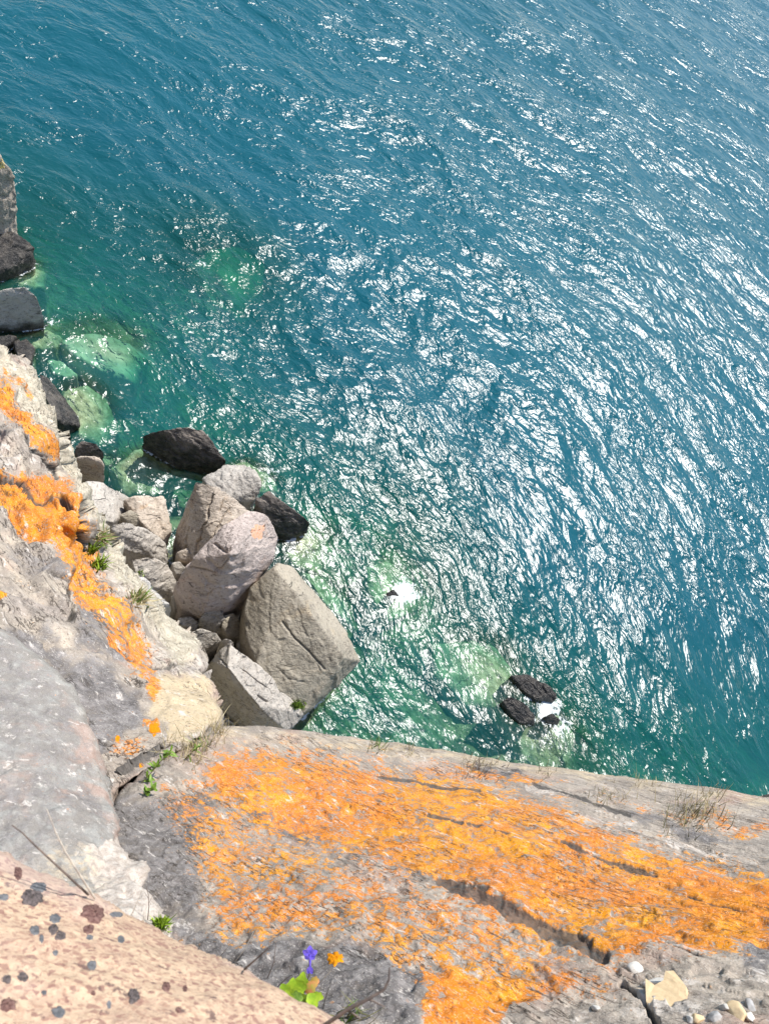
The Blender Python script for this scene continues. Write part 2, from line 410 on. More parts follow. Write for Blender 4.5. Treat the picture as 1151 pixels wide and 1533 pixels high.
slab_paint = [
    (DK, [(150, 1190), (330, 1190), (300, 1290), (320, 1420), (180, 1420)], 18, .62),  # shadow in the corner beside the crevice, painted into the rock colour
    (OC, [(300, 1080), (700, 1110), (1160, 1190), (1160, 1215), (700, 1150), (330, 1120)], 12, .45),
    (OR, [(330, 1122), (430, 1118), (560, 1138), (700, 1165), (830, 1205), (960, 1262), (1160, 1310), (1160, 1425), (1020, 1440), (900, 1450), (780, 1420), (640, 1330), (470, 1260), (380, 1255), (290, 1180)], 34, .66),
    (OR, [(230, 1180), (300, 1185), (430, 1260), (620, 1330), (640, 1400), (560, 1440), (470, 1415), (380, 1430), (320, 1420), (290, 1300)], 28, .49),
    (OR, [(600, 1330), (780, 1400), (900, 1470), (930, 1500), (840, 1500), (690, 1540), (640, 1500), (560, 1440)], 26, .48),
    (OR, [(1020, 1350), (1160, 1330), (1160, 1430), (1050, 1430)], 30, .9),
    (OR, [(640, 1480), (760, 1460), (800, 1500), (720, 1560), (630, 1560)], 16, .85),
    (DK, [(350, 1215), (450, 1215), (500, 1240), (480, 1265), (420, 1250)], 10, .75),
    (DK, [(470, 1260), (620, 1275), (680, 1310), (640, 1325), (520, 1300)], 16, .45),
    (DK, [(280, 1420), (420, 1420), (560, 1440), (640, 1470), (630, 1560), (380, 1560)], 22, .82),
    (WH, [(540, 1310), (600, 1320), (620, 1345), (570, 1345)], 8, .6),
    (WH, [(660, 1455), (720, 1460), (715, 1482), (675, 1480)], 5, 1.0),
    (WH, [(725, 1425), (760, 1422), (770, 1435), (735, 1440)], 4, 1.0),
    (WH, [(1000, 1408), (1035, 1410), (1030, 1422), (1004, 1420)], 4, 1.0),
    (WH, [(800, 1195), (880, 1215), (1000, 1245), (1130, 1290), (1100, 1300), (960, 1270), (840, 1235)], 14, .5),
    (DK, [(690, 1146), (770, 1152), (790, 1166), (730, 1160)], 5, .9), (OR, [(640, 1140), (700, 1150), (800, 1165), (860, 1180), (780, 1178), (690, 1160)], 6, .55),
    (OR, [(900, 1190), (1000, 1215), (1160, 1225), (1160, 1260), (1060, 1240), (960, 1222)], 14, .48), (DK, [(880, 1205), (980, 1222), (1060, 1240), (1120, 1262), (1050, 1262), (960, 1240)], 9, .62),
    (WH, [(780, 1175), (860, 1195), (850, 1203), (790, 1188)], 5, .7),
    (WH, [(880, 1470), (1160, 1450), (1160, 1560), (830, 1560)], 20, .42),
    (DK, [(1100, 1420), (1160, 1415), (1160, 1480), (1110, 1470)], 12, .75),
]
slab_cracks = [([(662, 1322), (720, 1350), (790, 1385), (850, 1412), (902, 1440)], 13, .012),
               ([(640, 1225), (700, 1240), (760, 1255)], 3, .008), ([(840, 1265), (905, 1290), (980, 1310)], 3.5, .010),
               ([(800, 1180), (860, 1200), (940, 1225)], 3, .008),
               ([(700, 1355), (760, 1365), (830, 1395)], 3, .006), ([(930, 1480), (960, 1500), (985, 1545)], 5, .025),
               ([(1000, 1428), (1045, 1445)], 4, .008), ([(560, 1160), (640, 1172), (720, 1190)], 2.5, .006), ([(1030, 1345), (1100, 1372), (1160, 1390)], 3, .012)]
mass('cliff_slab', [(329, 1086), (450, 1094), (560, 1108), (660, 1124), (750, 1141), (860, 1156), (960, 1169), (1151, 1196), (1260, 1215), (1260, 1720), (150, 1720), (140, 1330), (160, 1240), (182, 1188), (240, 1140), (290, 1112)],
     slab_ctrl, 2.0, slab_mat, slab_disp, rw=16, rd=.10, paints=slab_paint, grain=grain_slab, jit=5, seed=2, cracks=slab_cracks)

# ridge on the left, dropping to the boulders
ridge_ctrl = [(0, 512, 9.2), (-150, 430, 9.8), (60, 600, 8.3), (112, 715, 8.0), (165, 820, 7.6), (250, 915, 6.8), (300, 985, 5.5), (325, 1060, 3.9), (328, 1085, 3.6),
              (0, 650, 6.9), (60, 660, 6.7), (125, 745, 6.0), (130, 800, 5.7), (0, 800, 5.2), (0, 950, 3.9), (100, 800, 5.5), (100, 900, 4.7), (100, 1000, 3.9), (200, 950, 4.9), (200, 1050, 3.85),
              (250, 1000, 4.6), (180, 1190, 3.0), (150, 1260, 2.7), (0, 1200, 3.0), (-150, 1250, 2.8), (-150, 900, 4.1), (-150, 650, 7.2), (290, 1090, 3.5), (225, 900, 5.9), (180, 850, 6.3)]
def ridge_disp(P, G, X, Y):
    w = P + .22 * np.c_[fbm(P * 2, 4), fbm(P * 2 + 7, 4), fbm(P * 2 + 14, 4)]
    gw = np.c_[w @ g1r, (w @ g2r) * 2.2, (w @ g3r) * 1.5]
    d = .10 * facets(gw * .95, 2, k=50) + .06 * facets(gw * 2.4, 4, k=45) + .034 * facets(w * 5.5, 6, k=40) + .04 * fbm(P * 2.2, 5) + .012 * fbm(P * 14, 4)
    return d * np.clip(1.1 - (Y - 750) / 420, .22, 1.1)
ga = at_d(0, 650, 6.9); gb = at_d(200, 950, 4.9)
g1r = unit(gb - ga); g2r = unit(np.cross([.3, .3, .9], g1r)); g3r = np.cross(g1r, g2r)
ridge_mat = cliff_mat('lichened_ridge_rock', (.45, .38, .30), (.31, .265, .23), None, .85, stretch=2.4)
ridge_paint = [
    (GR, [(-150, 430), (0, 505), (70, 560), (150, 740), (260, 900), (300, 960), (270, 1010), (150, 830), (60, 640), (-10, 545)], 12, .70),
    (WH, [(60, 640), (110, 700), (150, 800), (250, 905), (260, 930), (200, 900), (140, 860), (120, 760)], 10, .62),
    (WH, [(-20, 640), (40, 680), (70, 720), (20, 730), (-20, 700)], 14, .5),
    (OR, [(-20, 565), (20, 590), (60, 640), (85, 675), (70, 690), (30, 640), (-20, 615)], 9, .78),
    (OR, [(-5, 535), (30, 560), (55, 590), (45, 595), (15, 565)], 4, .55),
    (OR, [(-20, 710), (30, 715), (90, 720), (128, 755), (128, 830), (95, 840), (50, 800), (-20, 735)], 13, .80),
    (OR, [(60, 790), (128, 820), (165, 880), (200, 920), (235, 980), (235, 1030), (195, 1010), (165, 970), (150, 920), (110, 890), (80, 850)], 16, .66),
    (OR, [(195, 1000), (235, 1010), (240, 1060), (215, 1050)], 8, .6),
    (OR, [(221, 1080), (238, 1082), (240, 1102), (224, 1102)], 3, 1.0),
    (OR, [(-5, 873), (14, 876), (20, 890), (6, 898), (-5, 895)], 3, .95),
    (OR, [(160, 1110), (220, 1110), (215, 1150), (180, 1150)], 14, .45),
    (OC, [(235, 1010), (300, 1010), (326, 1050), (325, 1090), (260, 1110), (225, 1070)], 14, .9),
    (OC, [(205, 900), (280, 960), (300, 1000), (240, 1000)], 10, .35),
    (WH, [(215, 960), (300, 990), (300, 1010), (235, 1005)], 5, .6),
    (DK, [(120, 860), (180, 900), (215, 970), (170, 1010), (110, 960)], 16, .66), (DK, [(-20, 745), (50, 800), (95, 840), (110, 890), (60, 880), (-20, 800)], 18, .50), (DK, [(60, 600), (90, 660), (128, 740), (110, 745), (70, 690)], 8, .5),
    (DK, [(-20, 930), (60, 940), (140, 990), (200, 1040), (230, 1080), (180, 1120), (150, 1150), (100, 1100), (40, 1000), (-20, 980)], 18, .80),
]
ga = at_d(0, 650, 6.9); gb = at_d(200, 950, 4.9)
mass('cliff_ridge', [(-150, 430), (-60, 470), (0, 513), (35, 530), (66, 578), (84, 625), (100, 655), (112, 712), (140, 765), (166, 815), (200, 856), (240, 898), (262, 925), (292, 945), (303, 985), (322, 1030), (329, 1086), (290, 1125), (240, 1160), (182, 1200), (165, 1300), (-150, 1300)],
     ridge_ctrl, 1.9, ridge_mat, ridge_disp, rw=22, rd=.5, paints=ridge_paint, grain=gb - ga, jit=8, seed=4,
     cracks=[([(0, 712), (40, 722), (62, 745), (110, 760)], 4, .08), ([(35, 650), (60, 690), (80, 720)], 4, .06), ([(125, 750), (118, 790), (128, 825)], 6, .15), ([(70, 860), (100, 880), (110, 920)], 5, .1),
             ([(195, 985), (250, 1000), (305, 1004)], 4, .06), ([(185, 1190), (215, 1165), (260, 1135), (300, 1112)], 7, .08)])

# smooth grey rock with a white broken spur at its end
grey_mat = cliff_mat('smooth_grey_rock', (.255, .248, .23), (.33, .315, .285), None, 4.2, stretch=1.0, fisk=.12)
def grey_disp(P, G, X, Y):
    sp = sstep(1240, 1300, Y + (X - 130) * .5)
    return .014 * fbm(P * 3, 4) + .006 * fbm(P * 20, 3) + .004 * fbm(P * 60, 2) + .006 * facets(P * 16, 7, k=30) + .010 * facets(P * 5 + .3 * fbm(P * 4, 3)[:, None], 2) + sp * (.022 * facets(P * 6, 4, k=30) + .012 * facets(P * 15, 5, k=30) + .008 * fbm(P * 18, 3))
mass('cliff_shoulder', [(-150, 890), (0, 943), (58, 985), (108, 1030), (135, 1080), (152, 1130), (172, 1188), (180, 1262), (212, 1300), (226, 1325), (250, 1350), (265, 1382), (262, 1420), (230, 1500), (-150, 1500)],
     [(0, 943, 2.80), (-150, 890, 2.9), (108, 1030, 2.62), (135, 1080, 2.5), (172, 1188, 2.28), (180, 1262, 2.1), (262, 1385, 1.78), (0, 1150, 2.25), (0, 1300, 1.95), (100, 1200, 2.15), (100, 1340, 1.85), (200, 1350, 1.8), (-150, 1200, 2.2), (0, 1500, 1.65), (-150, 1500, 1.6), (230, 1480, 1.6), (60, 1060, 2.48)],
     2.0, grey_mat, grey_disp, rw=12, rd=.08, skirt=(8, 6), grain=(1, .3, 0), jit=5, seed=6,
     paints=[(DK, [(-150, 900), (20, 950), (120, 1050), (180, 1250), (110, 1290), (-150, 1300)], 25, .46), (WH, [(130, 1265), (200, 1262), (275, 1370), (250, 1430), (160, 1380)], 9, .95),
             (OC, [(60, 1250), (130, 1260), (190, 1310), (150, 1350), (60, 1320)], 20, .35), (WH, [(0, 1130), (40, 1135), (60, 1150), (0, 1160)], 10, .5)])

# ------------------------------------------------------------------ near rock under the camera
t = NT('pink_granular_rock'); p = t.pos()
n1 = t.noise(p, 22, 5, .6); n2 = t.noise(p, 185, 5, .65); n3 = t.noise(p, 380, 3, .6)
v1 = t.voro(p, 260, 'F1', 'Color'); vs = t.sep(v1)
c = t.mix(t.ramp(n1, .35, .65), (.50, .365, .25), (.45, .31, .22))
c = t.mix(t.math('MULTIPLY', t.ramp(n2, .49, .60), .65), c, (.30, .17, .12))
c = t.mix(t.math('MULTIPLY', t.ramp(vs[1], .55, .9), .5), c, (.62, .45, .30))
c = t.mix(t.math('MULTIPLY', t.ramp(vs[0], .84, .88), .7), c, (.22, .11, .09))
c = t.mix(t.math('MULTIPLY', t.ramp(n3, .58, .68), .6), c, (.16, .09, .08))
c = t.mix(t.math('MULTIPLY', t.ramp(t.noise(p, 60, 4, .7), .60, .68), .8), c, (.09, .055, .055))
c = t.mix(t.math('MULTIPLY', t.ramp(t.noise(p, 6, 3), .55, .66), .35), c, (.50, .38, .36))
h = t.math('ADD', t.math('MULTIPLY', n2, .6), t.math('MULTIPLY', n3, .35))
t.principled(c, .85, t.bump(h, .003, .9), .2); near_mat = t.m
mass('pink_rock', [(-150, 1215), (0, 1272), (60, 1303), (130, 1338), (200, 1376), (262, 1408), (340, 1440), (420, 1480), (515, 1535), (600, 1600), (600, 1800), (-150, 1800)],
     [(0, 1272, .80), (130, 1338, .78), (262, 1408, .75), (420, 1480, .71), (515, 1535, .69), (0, 1533, .60), (250, 1533, .61), (-150, 1215, .84), (600, 1700, .62), (200, 1700, .55), (-150, 1700, .55), (0, 1400, .68), (200, 1450, .67)],
     3.0, near_mat, lambda P, G, X, Y: .010 * fbm(P * 9, 4) + .003 * fbm(P * 45, 4), rw=34, rd=.05, skirt=(8, 1.6), jit=7, seed=8,
     kind=None, label='pale pink rock with dark lichen spots filling the bottom left corner', cat='rock')
pink = bpy.data.objects['pink_rock']

# ------------------------------------------------------------------ boulders
_ico = {}
def ico(n):
    if n not in _ico:
        b = bmesh.new(); bmesh.ops.create_icosphere(b, subdivisions=n, radius=1)
        b.verts.ensure_lookup_table()
        _ico[n] = (np.array([v.co[:] for v in b.verts]), np.array([[v.index for v in f.verts] for f in b.faces])); b.free()
    return _ico[n]
ROCKS = []
def hull_rock(name, label, pts, mat, base=-.8, p=26, sub=6, amp=1.0, cat='boulder', group=None, shrink=.9, strata=None, seed=0, floor=None, cracks=()):
    V = [at_z(x, y, z) if len(q) == 3 else None for q in pts for (x, y, z) in [q]]
    V = np.array(V); cen = V.mean(0)
    low = V.copy(); low[:, :2] = cen[:2] + (low[:, :2] - cen[:2]) * shrink; low[:, 2] = base
    allp = np.concatenate([V, low])
    b = bmesh.new(); vs = [b.verts.new(v) for v in allp]
    bmesh.ops.convex_hull(b, input=vs); b.normal_update()
    hv = np.array([v.co[:] for v in b.verts if v.link_faces]); c = (hv.min(0) + hv.max(0)) / 2 * .5 + hv.mean(0) * .5
    ev, E = np.linalg.eigh(np.cov((hv - c).T)); sc = np.sqrt(ev) ; sc /= sc.mean()
    pl = []
    for f in b.faces:
        n = np.array(f.normal[:]); d = n @ (np.array(f.verts[0].co[:]) - c)
        if d < 0: n, d = -n, -d
        if d < 1e-3: continue
        n = sc * (E.T @ n); ln = np.linalg.norm(n); n = n / ln; d = d / ln
        if all(n @ q[0] < .9995 for q in pl): pl.append((n, d))
    b.free()
    p = min(p * 4.5, {7: 160, 6: 70}.get(sub, 34)); D, Fc = ico(sub); acc = np.zeros(len(D))
    for n, d in pl: acc += np.maximum(0, D @ n / d) ** p
    r = acc ** (-1 / p); P = c + (D * r[:, None] * sc) @ E.T
    size = float(np.mean(np.linalg.norm(P - c, axis=1))); q = P + seed * 13.7
    sd = unit(np.array(strata if strata is not None else (.3, .5, 1.0)))
    lay = q @ sd; Q3 = q * .6 + np.outer(lay * 3.0, sd)
    w = q + size * .12 * np.c_[fbm(q / size * 2.2, 4), fbm(q / size * 2.2 + 7, 4), fbm(q / size * 2.2 + 14, 4)]
    w = w + np.outer((w @ sd) * 1.2, sd)
    disp = size * .030 * fbm(q / size * 1.1, 4) + size * .055 * facets(w / size * 1.3, 3, k=70) + size * .035 * facets(w / size * 3.6, 6, k=50)
    disp += .014 * fbm(q * 6, 4) * min(1, size) + size * .012 * facets(w / size * 9, 8, k=30)
    if sub >= 6: disp += .006 * fbm(q * 22, 3)
    if cracks:
        X, Y = project(P); wb = fbm(q * 4, 3) * 7
        for pts_, w_, dp_ in cracks: disp = disp - dp_ / amp * sstep(w_, w_ * .2, line_dist(X + wb, Y + wb, pts_))
    Nn = np.zeros_like(P); fn = np.cross(P[Fc[:, 1]] - P[Fc[:, 0]], P[Fc[:, 2]] - P[Fc[:, 0]])
    for k in range(3): np.add.at(Nn, Fc[:, k], fn)
    Nn /= np.linalg.norm(Nn, axis=1, keepdims=True) + 1e-12
    if (Nn * (P - c)).sum() < 0: Nn = -Nn
    P = P + Nn * (disp * amp)[:, None]
    org = np.array([c[0], c[1], max(base, -.3) if floor is None else floor])
    me = make_mesh(name, P - org, Fc, mat)
    o = link(name, me, label=label, cat=cat, group=group, loc=org.tolist())
    ROCKS.append(BVHTree.FromPolygons(P.tolist(), Fc.tolist()))
    MASSES[o.name] = ROCKS[-1]
    return o

m_pink = boulder_mat('pinkish_granite', (.49, .41, .365), (.40, .335, .30), (.12, .09, .08), .55, (.3, .5, .2), warm=(.55, .28, .15), warm_amt=.25)
m_tan = boulder_mat('tan_gneiss', (.37, .325, .255), (.29, .255, .20), (.13, .11, .09), .5, (.5, .3, .4), warm=(.40, .28, .14), warm_amt=.3)
m_pale = boulder_mat('pale_grey_rock', (.48, .435, .38), (.40, .36, .315), (.16, .15, .14), .35, (.2, .7, .1), warm_amt=.12)
m_buff = boulder_mat('buff_layered_rock', (.50, .42, .34), (.41, .345, .28), (.14, .11, .09), .45, (.9, .4, .1), warm=(.45, .25, .1), warm_amt=.4)
m_grey = boulder_mat('grey_stone', (.44, .40, .35), (.34, .31, .27), (.09, .085, .08), .5, (.1, .3, .8), warm_amt=.1)
m_wet = boulder_mat('wet_black_rock', (.20, .17, .145), (.12, .105, .095), (.03, .028, .026), .5, (.5, .7, .1), wet=True, warm_amt=.1)
m_white = boulder_mat('white_weathered_rock', (.62, .59, .54), (.50, .46, .42), (.20, .18, .16), .3, (.6, .2, .3), warm=(.55, .45, .3), warm_amt=.3)
m_shoal = boulder_mat('shoal_rock', (.36, .31, .20), (.26, .24, .16), (.10, .1, .06), .4, warm_amt=.2)

hull_rock('boulder', 'largest boulder, greyish tan with a long crack and a pale edge facing the water',
          [(416, 842, 2.3), (437, 848, 2.1), (482, 900, 1.7), (527, 958, 1.35), (541, 990, 1.1), (508, 1024, .9), (482, 1048, 1.0), (456, 1070, 1.1), (412, 1040, 1.5), (385, 1000, 1.7), (368, 955, 1.7), (364, 915, 1.75), (374, 880, 2.0), (412, 850, 2.45), (470, 925, 2.3), (515, 985, 1.9)],
          m_tan, sub=7, amp=.4, seed=1, strata=(.7, .7, .3), p=40, cracks=[([(424, 932), (440, 955), (462, 975), (486, 1002)], 2.2, .05), ([(415, 1000), (430, 1015), (455, 1022)], 1.6, .03)])
hull_rock('boulder', 'rounded pinkish granite boulder with dark pits, resting in the middle of the pile',
          [(372, 764, 3.0), (402, 772, 2.8), (415, 802, 2.5), (411, 832, 2.3), (388, 864, 2.1), (344, 900, 1.9), (304, 916, 1.7), (272, 904, 1.7), (263, 872, 1.9), (290, 836, 2.6), (332, 786, 3.0), (345, 830, 3.1)],
          m_pink, sub=7, amp=.45, seed=2, p=24, cracks=[([(285, 850), (320, 855), (352, 835)], 1.4, .03), ([(322, 815), (338, 828), (345, 822)], 3, .05), ([(300, 890), (330, 880)], 1.5, .03)])
hull_rock('boulder', 'pale upright slab of buff rock standing beside the narrow water inlet, behind the pinkish boulder',
          [(293, 720, 2.3), (318, 726, 2.4), (358, 750, 2.2), (388, 776, 2.0), (375, 800, 2.1), (330, 850, 1.9), (285, 856, 1.3), (262, 830, .5), (262, 806, .4), (280, 752, 1.9)],
          m_buff, sub=7, amp=.6, seed=3, strata=(.8, -.5, .2), p=30, cracks=[([(318, 740), (310, 770), (300, 800), (292, 830)], 2, .06), ([(345, 760), (330, 785), (316, 806)], 1.6, .05), ([(282, 790), (278, 815), (274, 840)], 2, .05), ([(335, 745), (328, 765)], 1.4, .04)])
hull_rock('boulder', 'long pale grey boulder leaning on the largest one, bright green moss at its tip',
          [(345, 962, 1.9), (372, 985, 1.9), (402, 1008, 1.7), (420, 1044, 1.5), (456, 1070, 1.2), (430, 1096, 1.0), (370, 1092, .5), (335, 1062, .3), (310, 1020, .8), (312, 990, 1.3), (340, 1000, 2.0), (390, 1060, 1.6)],
          m_pale, sub=7, amp=.5, seed=4, strata=(.6, .5, .2), p=30, cracks=[([(328, 985), (352, 1015), (362, 1030)], 1.5, .04), ([(385, 1040), (402, 1052)], 2, .05), ([(360, 1000), (400, 1030)], 1.2, .03)])
hull_rock('boulder', 'big wet black block half awash, farthest out above the inlet',
          [(213, 652, .45), (245, 643, .85), (282, 638, 1.0), (305, 645, .95), (340, 690, .6), (315, 702, .15), (262, 702, .0), (238, 680, .05)],
          m_wet, sub=6, amp=.9, seed=5, p=30)
hull_rock('boulder', 'wet grey rounded boulder between the upright slab and the lake, next to a black block',
          [(302, 716, .7), (335, 697, .8), (366, 694, .75), (388, 712, 1.1), (392, 730, 1.0), (378, 752, .7), (345, 748, .8), (315, 732, .7)],
          m_grey, sub=6, amp=.9, seed=6, p=18)
hull_rock('boulder', 'wet black jagged block on the lake side of the pile, foam beside it',
          [(384, 745, 1.0), (402, 735, 1.1), (432, 757, .9), (466, 783, .5), (460, 797, .2), (430, 806, .15), (400, 786, .5), (386, 765, .7)],
          m_wet, sub=6, amp=.9, seed=7, p=26)
hull_rock('rock', 'dark wet knob with a light vein, above a tan block beside the ridge',
          [(110, 672, .9), (122, 660, 1.0), (142, 662, .9), (155, 676, .6), (148, 690, .4), (118, 688, .6)], m_wet, sub=5, amp=.8, seed=8, cat='rock')
hull_rock('rock', 'small tan block split off the ridge, directly below the dark wet knob',
          [(106, 688, 1.3), (128, 682, 1.5), (150, 682, 1.4), (157, 698, 1.2), (150, 718, .5), (128, 718, .5), (110, 704, .9)], m_buff, sub=5, amp=.7, seed=9, cat='rock')
hull_rock('rock', 'flat sloping slab running from the ridge to the quiet inlet',
          [(128, 720, 1.6), (152, 722, 1.5), (198, 748, .8), (192, 770, .9), (170, 782, 1.5), (140, 775, 2.0)], m_pale, sub=6, amp=.6, seed=10, cat='rock')
hull_rock('rock', 'layered buff block with a split edge at the water corner of the inlet',
          [(184, 748, 1.4), (205, 742, 1.5), (246, 742, 1.3), (257, 790, 1.0), (249, 816, .8), (236, 806, 1.1), (210, 780, 1.4)], m_buff, sub=6, amp=.7, seed=11, strata=(.9, .5, .1), cat='rock')
hull_rock('rock', 'rounded ochre stone wedged under the layered buff block',
          [(178, 770, 1.5), (195, 762, 1.5), (215, 774, 1.4), (228, 790, 1.2), (205, 795, 1.2), (182, 782, 1.3)], m_tan, sub=5, amp=.6, seed=12, cat='rock', base=.2)
hull_rock('rock', 'grey stepped rock with a dark overhang, middle of the left slope',
          [(164, 788, 2.2), (185, 780, 2.1), (225, 796, 1.6), (250, 815, 1.3), (248, 836, 1.2), (215, 838, 1.2), (185, 828, 1.6)], m_pale, sub=6, amp=.9, seed=13, cat='rock')
hull_rock('rock', 'wedge of grey rock pointing at the gap, below the stepped rock',
          [(196, 838, 2.0), (222, 832, 1.9), (252, 845, 1.5), (266, 868, 1.2), (262, 888, 1.0), (235, 882, 1.3), (205, 862, 1.8)], m_pale, sub=6, amp=.8, seed=14, cat='rock')
hull_rock('rock', 'white weathered spur hanging from the ridge above the small stones',
          [(138, 838, 3.4), (160, 828, 3.4), (195, 850, 3.0), (232, 880, 2.4), (258, 908, 1.9), (252, 922, 1.5), (222, 918, 2.0), (170, 880, 3.0)], m_white, sub=6, amp=.9, seed=15, cat='rock')
small = [
    ('angular grey stone with a flat top, directly under the pinkish boulder', [(298, 925, 1.6), (314, 908, 1.7), (334, 914, 1.6), (338, 926, 1.4), (325, 938, 1.3), (303, 938, 1.3)], m_grey),
    ('flat grey stone like a wedge, left of the long pale boulder', [(284, 945, 1.6), (300, 940, 1.6), (326, 948, 1.4), (332, 958, 1.3), (318, 968, 1.2), (296, 974, 1.2)], m_grey),
    ('tan stone in shade of the pinkish boulder, against the largest boulder', [(336, 920, 1.4), (350, 916, 1.4), (362, 935, 1.1), (360, 955, .9), (340, 952, 1.1), (332, 938, 1.3)], m_tan),
    ('small cube of grey stone in the shaded cleft', [(355, 962, 1.0), (368, 960, 1.0), (378, 970, .9), (372, 982, .8), (358, 978, .9)], m_grey),
    ('thin grey stone between the white spur and the angular stone', [(266, 925, 1.5), (285, 922, 1.5), (298, 932, 1.3), (292, 944, 1.2), (270, 936, 1.4)], m_grey),
    ('grey stone wedged between the pinkish boulder and the wedge rock', [(256, 842, 1.4), (268, 838, 1.4), (281, 850, 1.3), (278, 866, 1.0), (262, 862, 1.2)], m_grey),
    ('dark grey stone below the wedge rock, next to the spur tip', [(256, 892, 1.3), (266, 886, 1.4), (275, 902, 1.2), (272, 918, 1.0), (260, 914, 1.1)], m_grey),
    ('buff stone lodged at the foot of the upright slab', [(264, 826, 1.4), (280, 820, 1.5), (290, 832, 1.5), (284, 844, 1.3), (268, 840, 1.3)], m_buff),
    ('small pale stone at the upper end of the long pale boulder', [(330, 958, 1.7), (342, 955, 1.8), (352, 964, 1.6), (346, 974, 1.5), (332, 970, 1.5)], m_pale),
    ('narrow stone standing in the dark gap by the tan cliff edge', [(296, 975, 1.2), (306, 968, 1.3), (312, 985, 1.1), (308, 1002, .9), (299, 995, 1.0)], m_grey),
    ('little tan stone between the two flat grey stones', [(318, 938, 1.1), (328, 936, 1.2), (334, 944, 1.1), (326, 950, 1.0)], m_tan),
]
for k, (lb, pts, mt) in enumerate(small):
    hull_rock('stone', lb, pts, mt, sub=5 if k < 5 else 4, amp=.7, seed=20 + k, cat='stone', base=.1, floor=.3)
# rocks at the water's edge, far left
hull_rock('rock_outcrop', 'tall weathered outcrop with a yellow patch, cut by the left edge of the photo',
          [(-60, 215, 2.9), (-5, 222, 2.8), (10, 245, 2.3), (22, 262, 1.9), (21, 290, 1.1), (15, 318, .4), (8, 334, .1), (-20, 338, .1), (-70, 320, .5)], m_buff, sub=6, amp=.9, seed=40, cat='rock', shrink=.8, base=-.3)
hull_rock('rock', 'low purplish wet rock right under the tall outcrop', [(-20, 348, .6), (8, 345, .65), (32, 352, .65), (52, 368, .45), (50, 386, .25), (20, 400, .3), (-20, 410, .4)], m_wet, sub=6, amp=.8, seed=41, cat='rock')
hull_rock('rock', 'dome shaped pale rock with a dark wet skirt, left edge of the photo', [(-20, 440, 1.1), (12, 430, 1.2), (38, 428, 1.2), (55, 442, 1.0), (68, 478, .3), (55, 490, .1), (-20, 492, .2)], m_pale, sub=6, amp=.5, seed=42, cat='rock', p=6)
hull_rock('rock', 'dark rock shelf lying between the domed rock and the ridge', [(-20, 505, .3), (10, 500, .35), (26, 502, .3), (25, 514, .1), (10, 520, .2), (-20, 525, .3)], m_wet, sub=5, amp=.8, seed=43, cat='rock')
hull_rock('rock', 'small dark wet rock touching the pale ridge edge', [(20, 510, .25), (40, 505, .2), (52, 520, .1), (48, 540, .15), (30, 545, .3)], m_wet, sub=5, amp=.8, seed=44, cat='rock')
hull_rock('rock', 'long grey rock awash along the foot of the ridge', [(60, 560, .5), (72, 565, .4), (95, 600, .3), (118, 622, .15), (120, 638, .1), (100, 642, .25), (85, 628, .6), (66, 590, .7)], m_wet, sub=6, amp=.8, seed=45, cat='rock')
# reef rocks out in the lake
hull_rock('reef_rock', 'long black rock awash in the reef, nearer the open water', [(765, 1012, .12), (790, 1010, .2), (820, 1025, .25), (834, 1040, .2), (828, 1052, .05), (800, 1046, .1), (775, 1030, .05)], m_wet, sub=6, amp=.9, seed=50, cat='rock')
hull_rock('reef_rock', 'pointed black rock in the reef with foam washing past it', [(752, 1050, .2), (765, 1042, .3), (785, 1052, .3), (800, 1070, .2), (800, 1086, .05), (778, 1082, .1), (760, 1066, .1)], m_wet, sub=6, amp=.9, seed=51, cat='rock')
hull_rock('reef_rock', 'smallest black tip of the reef poking through white foam', [(815, 1073, .15), (828, 1068, .2), (840, 1078, .12), (836, 1086, .0), (820, 1084, .02)], m_wet, sub=5, amp=.9, seed=52, cat='rock')
hull_rock('reef_rock', 'lone dark rock tip with a splash, between the pile and the reef', [(578, 888, .12), (590, 882, .15), (598, 892, .1), (590, 900, .02), (580, 898, .03)], m_wet, sub=5, amp=.9, seed=53, cat='rock')
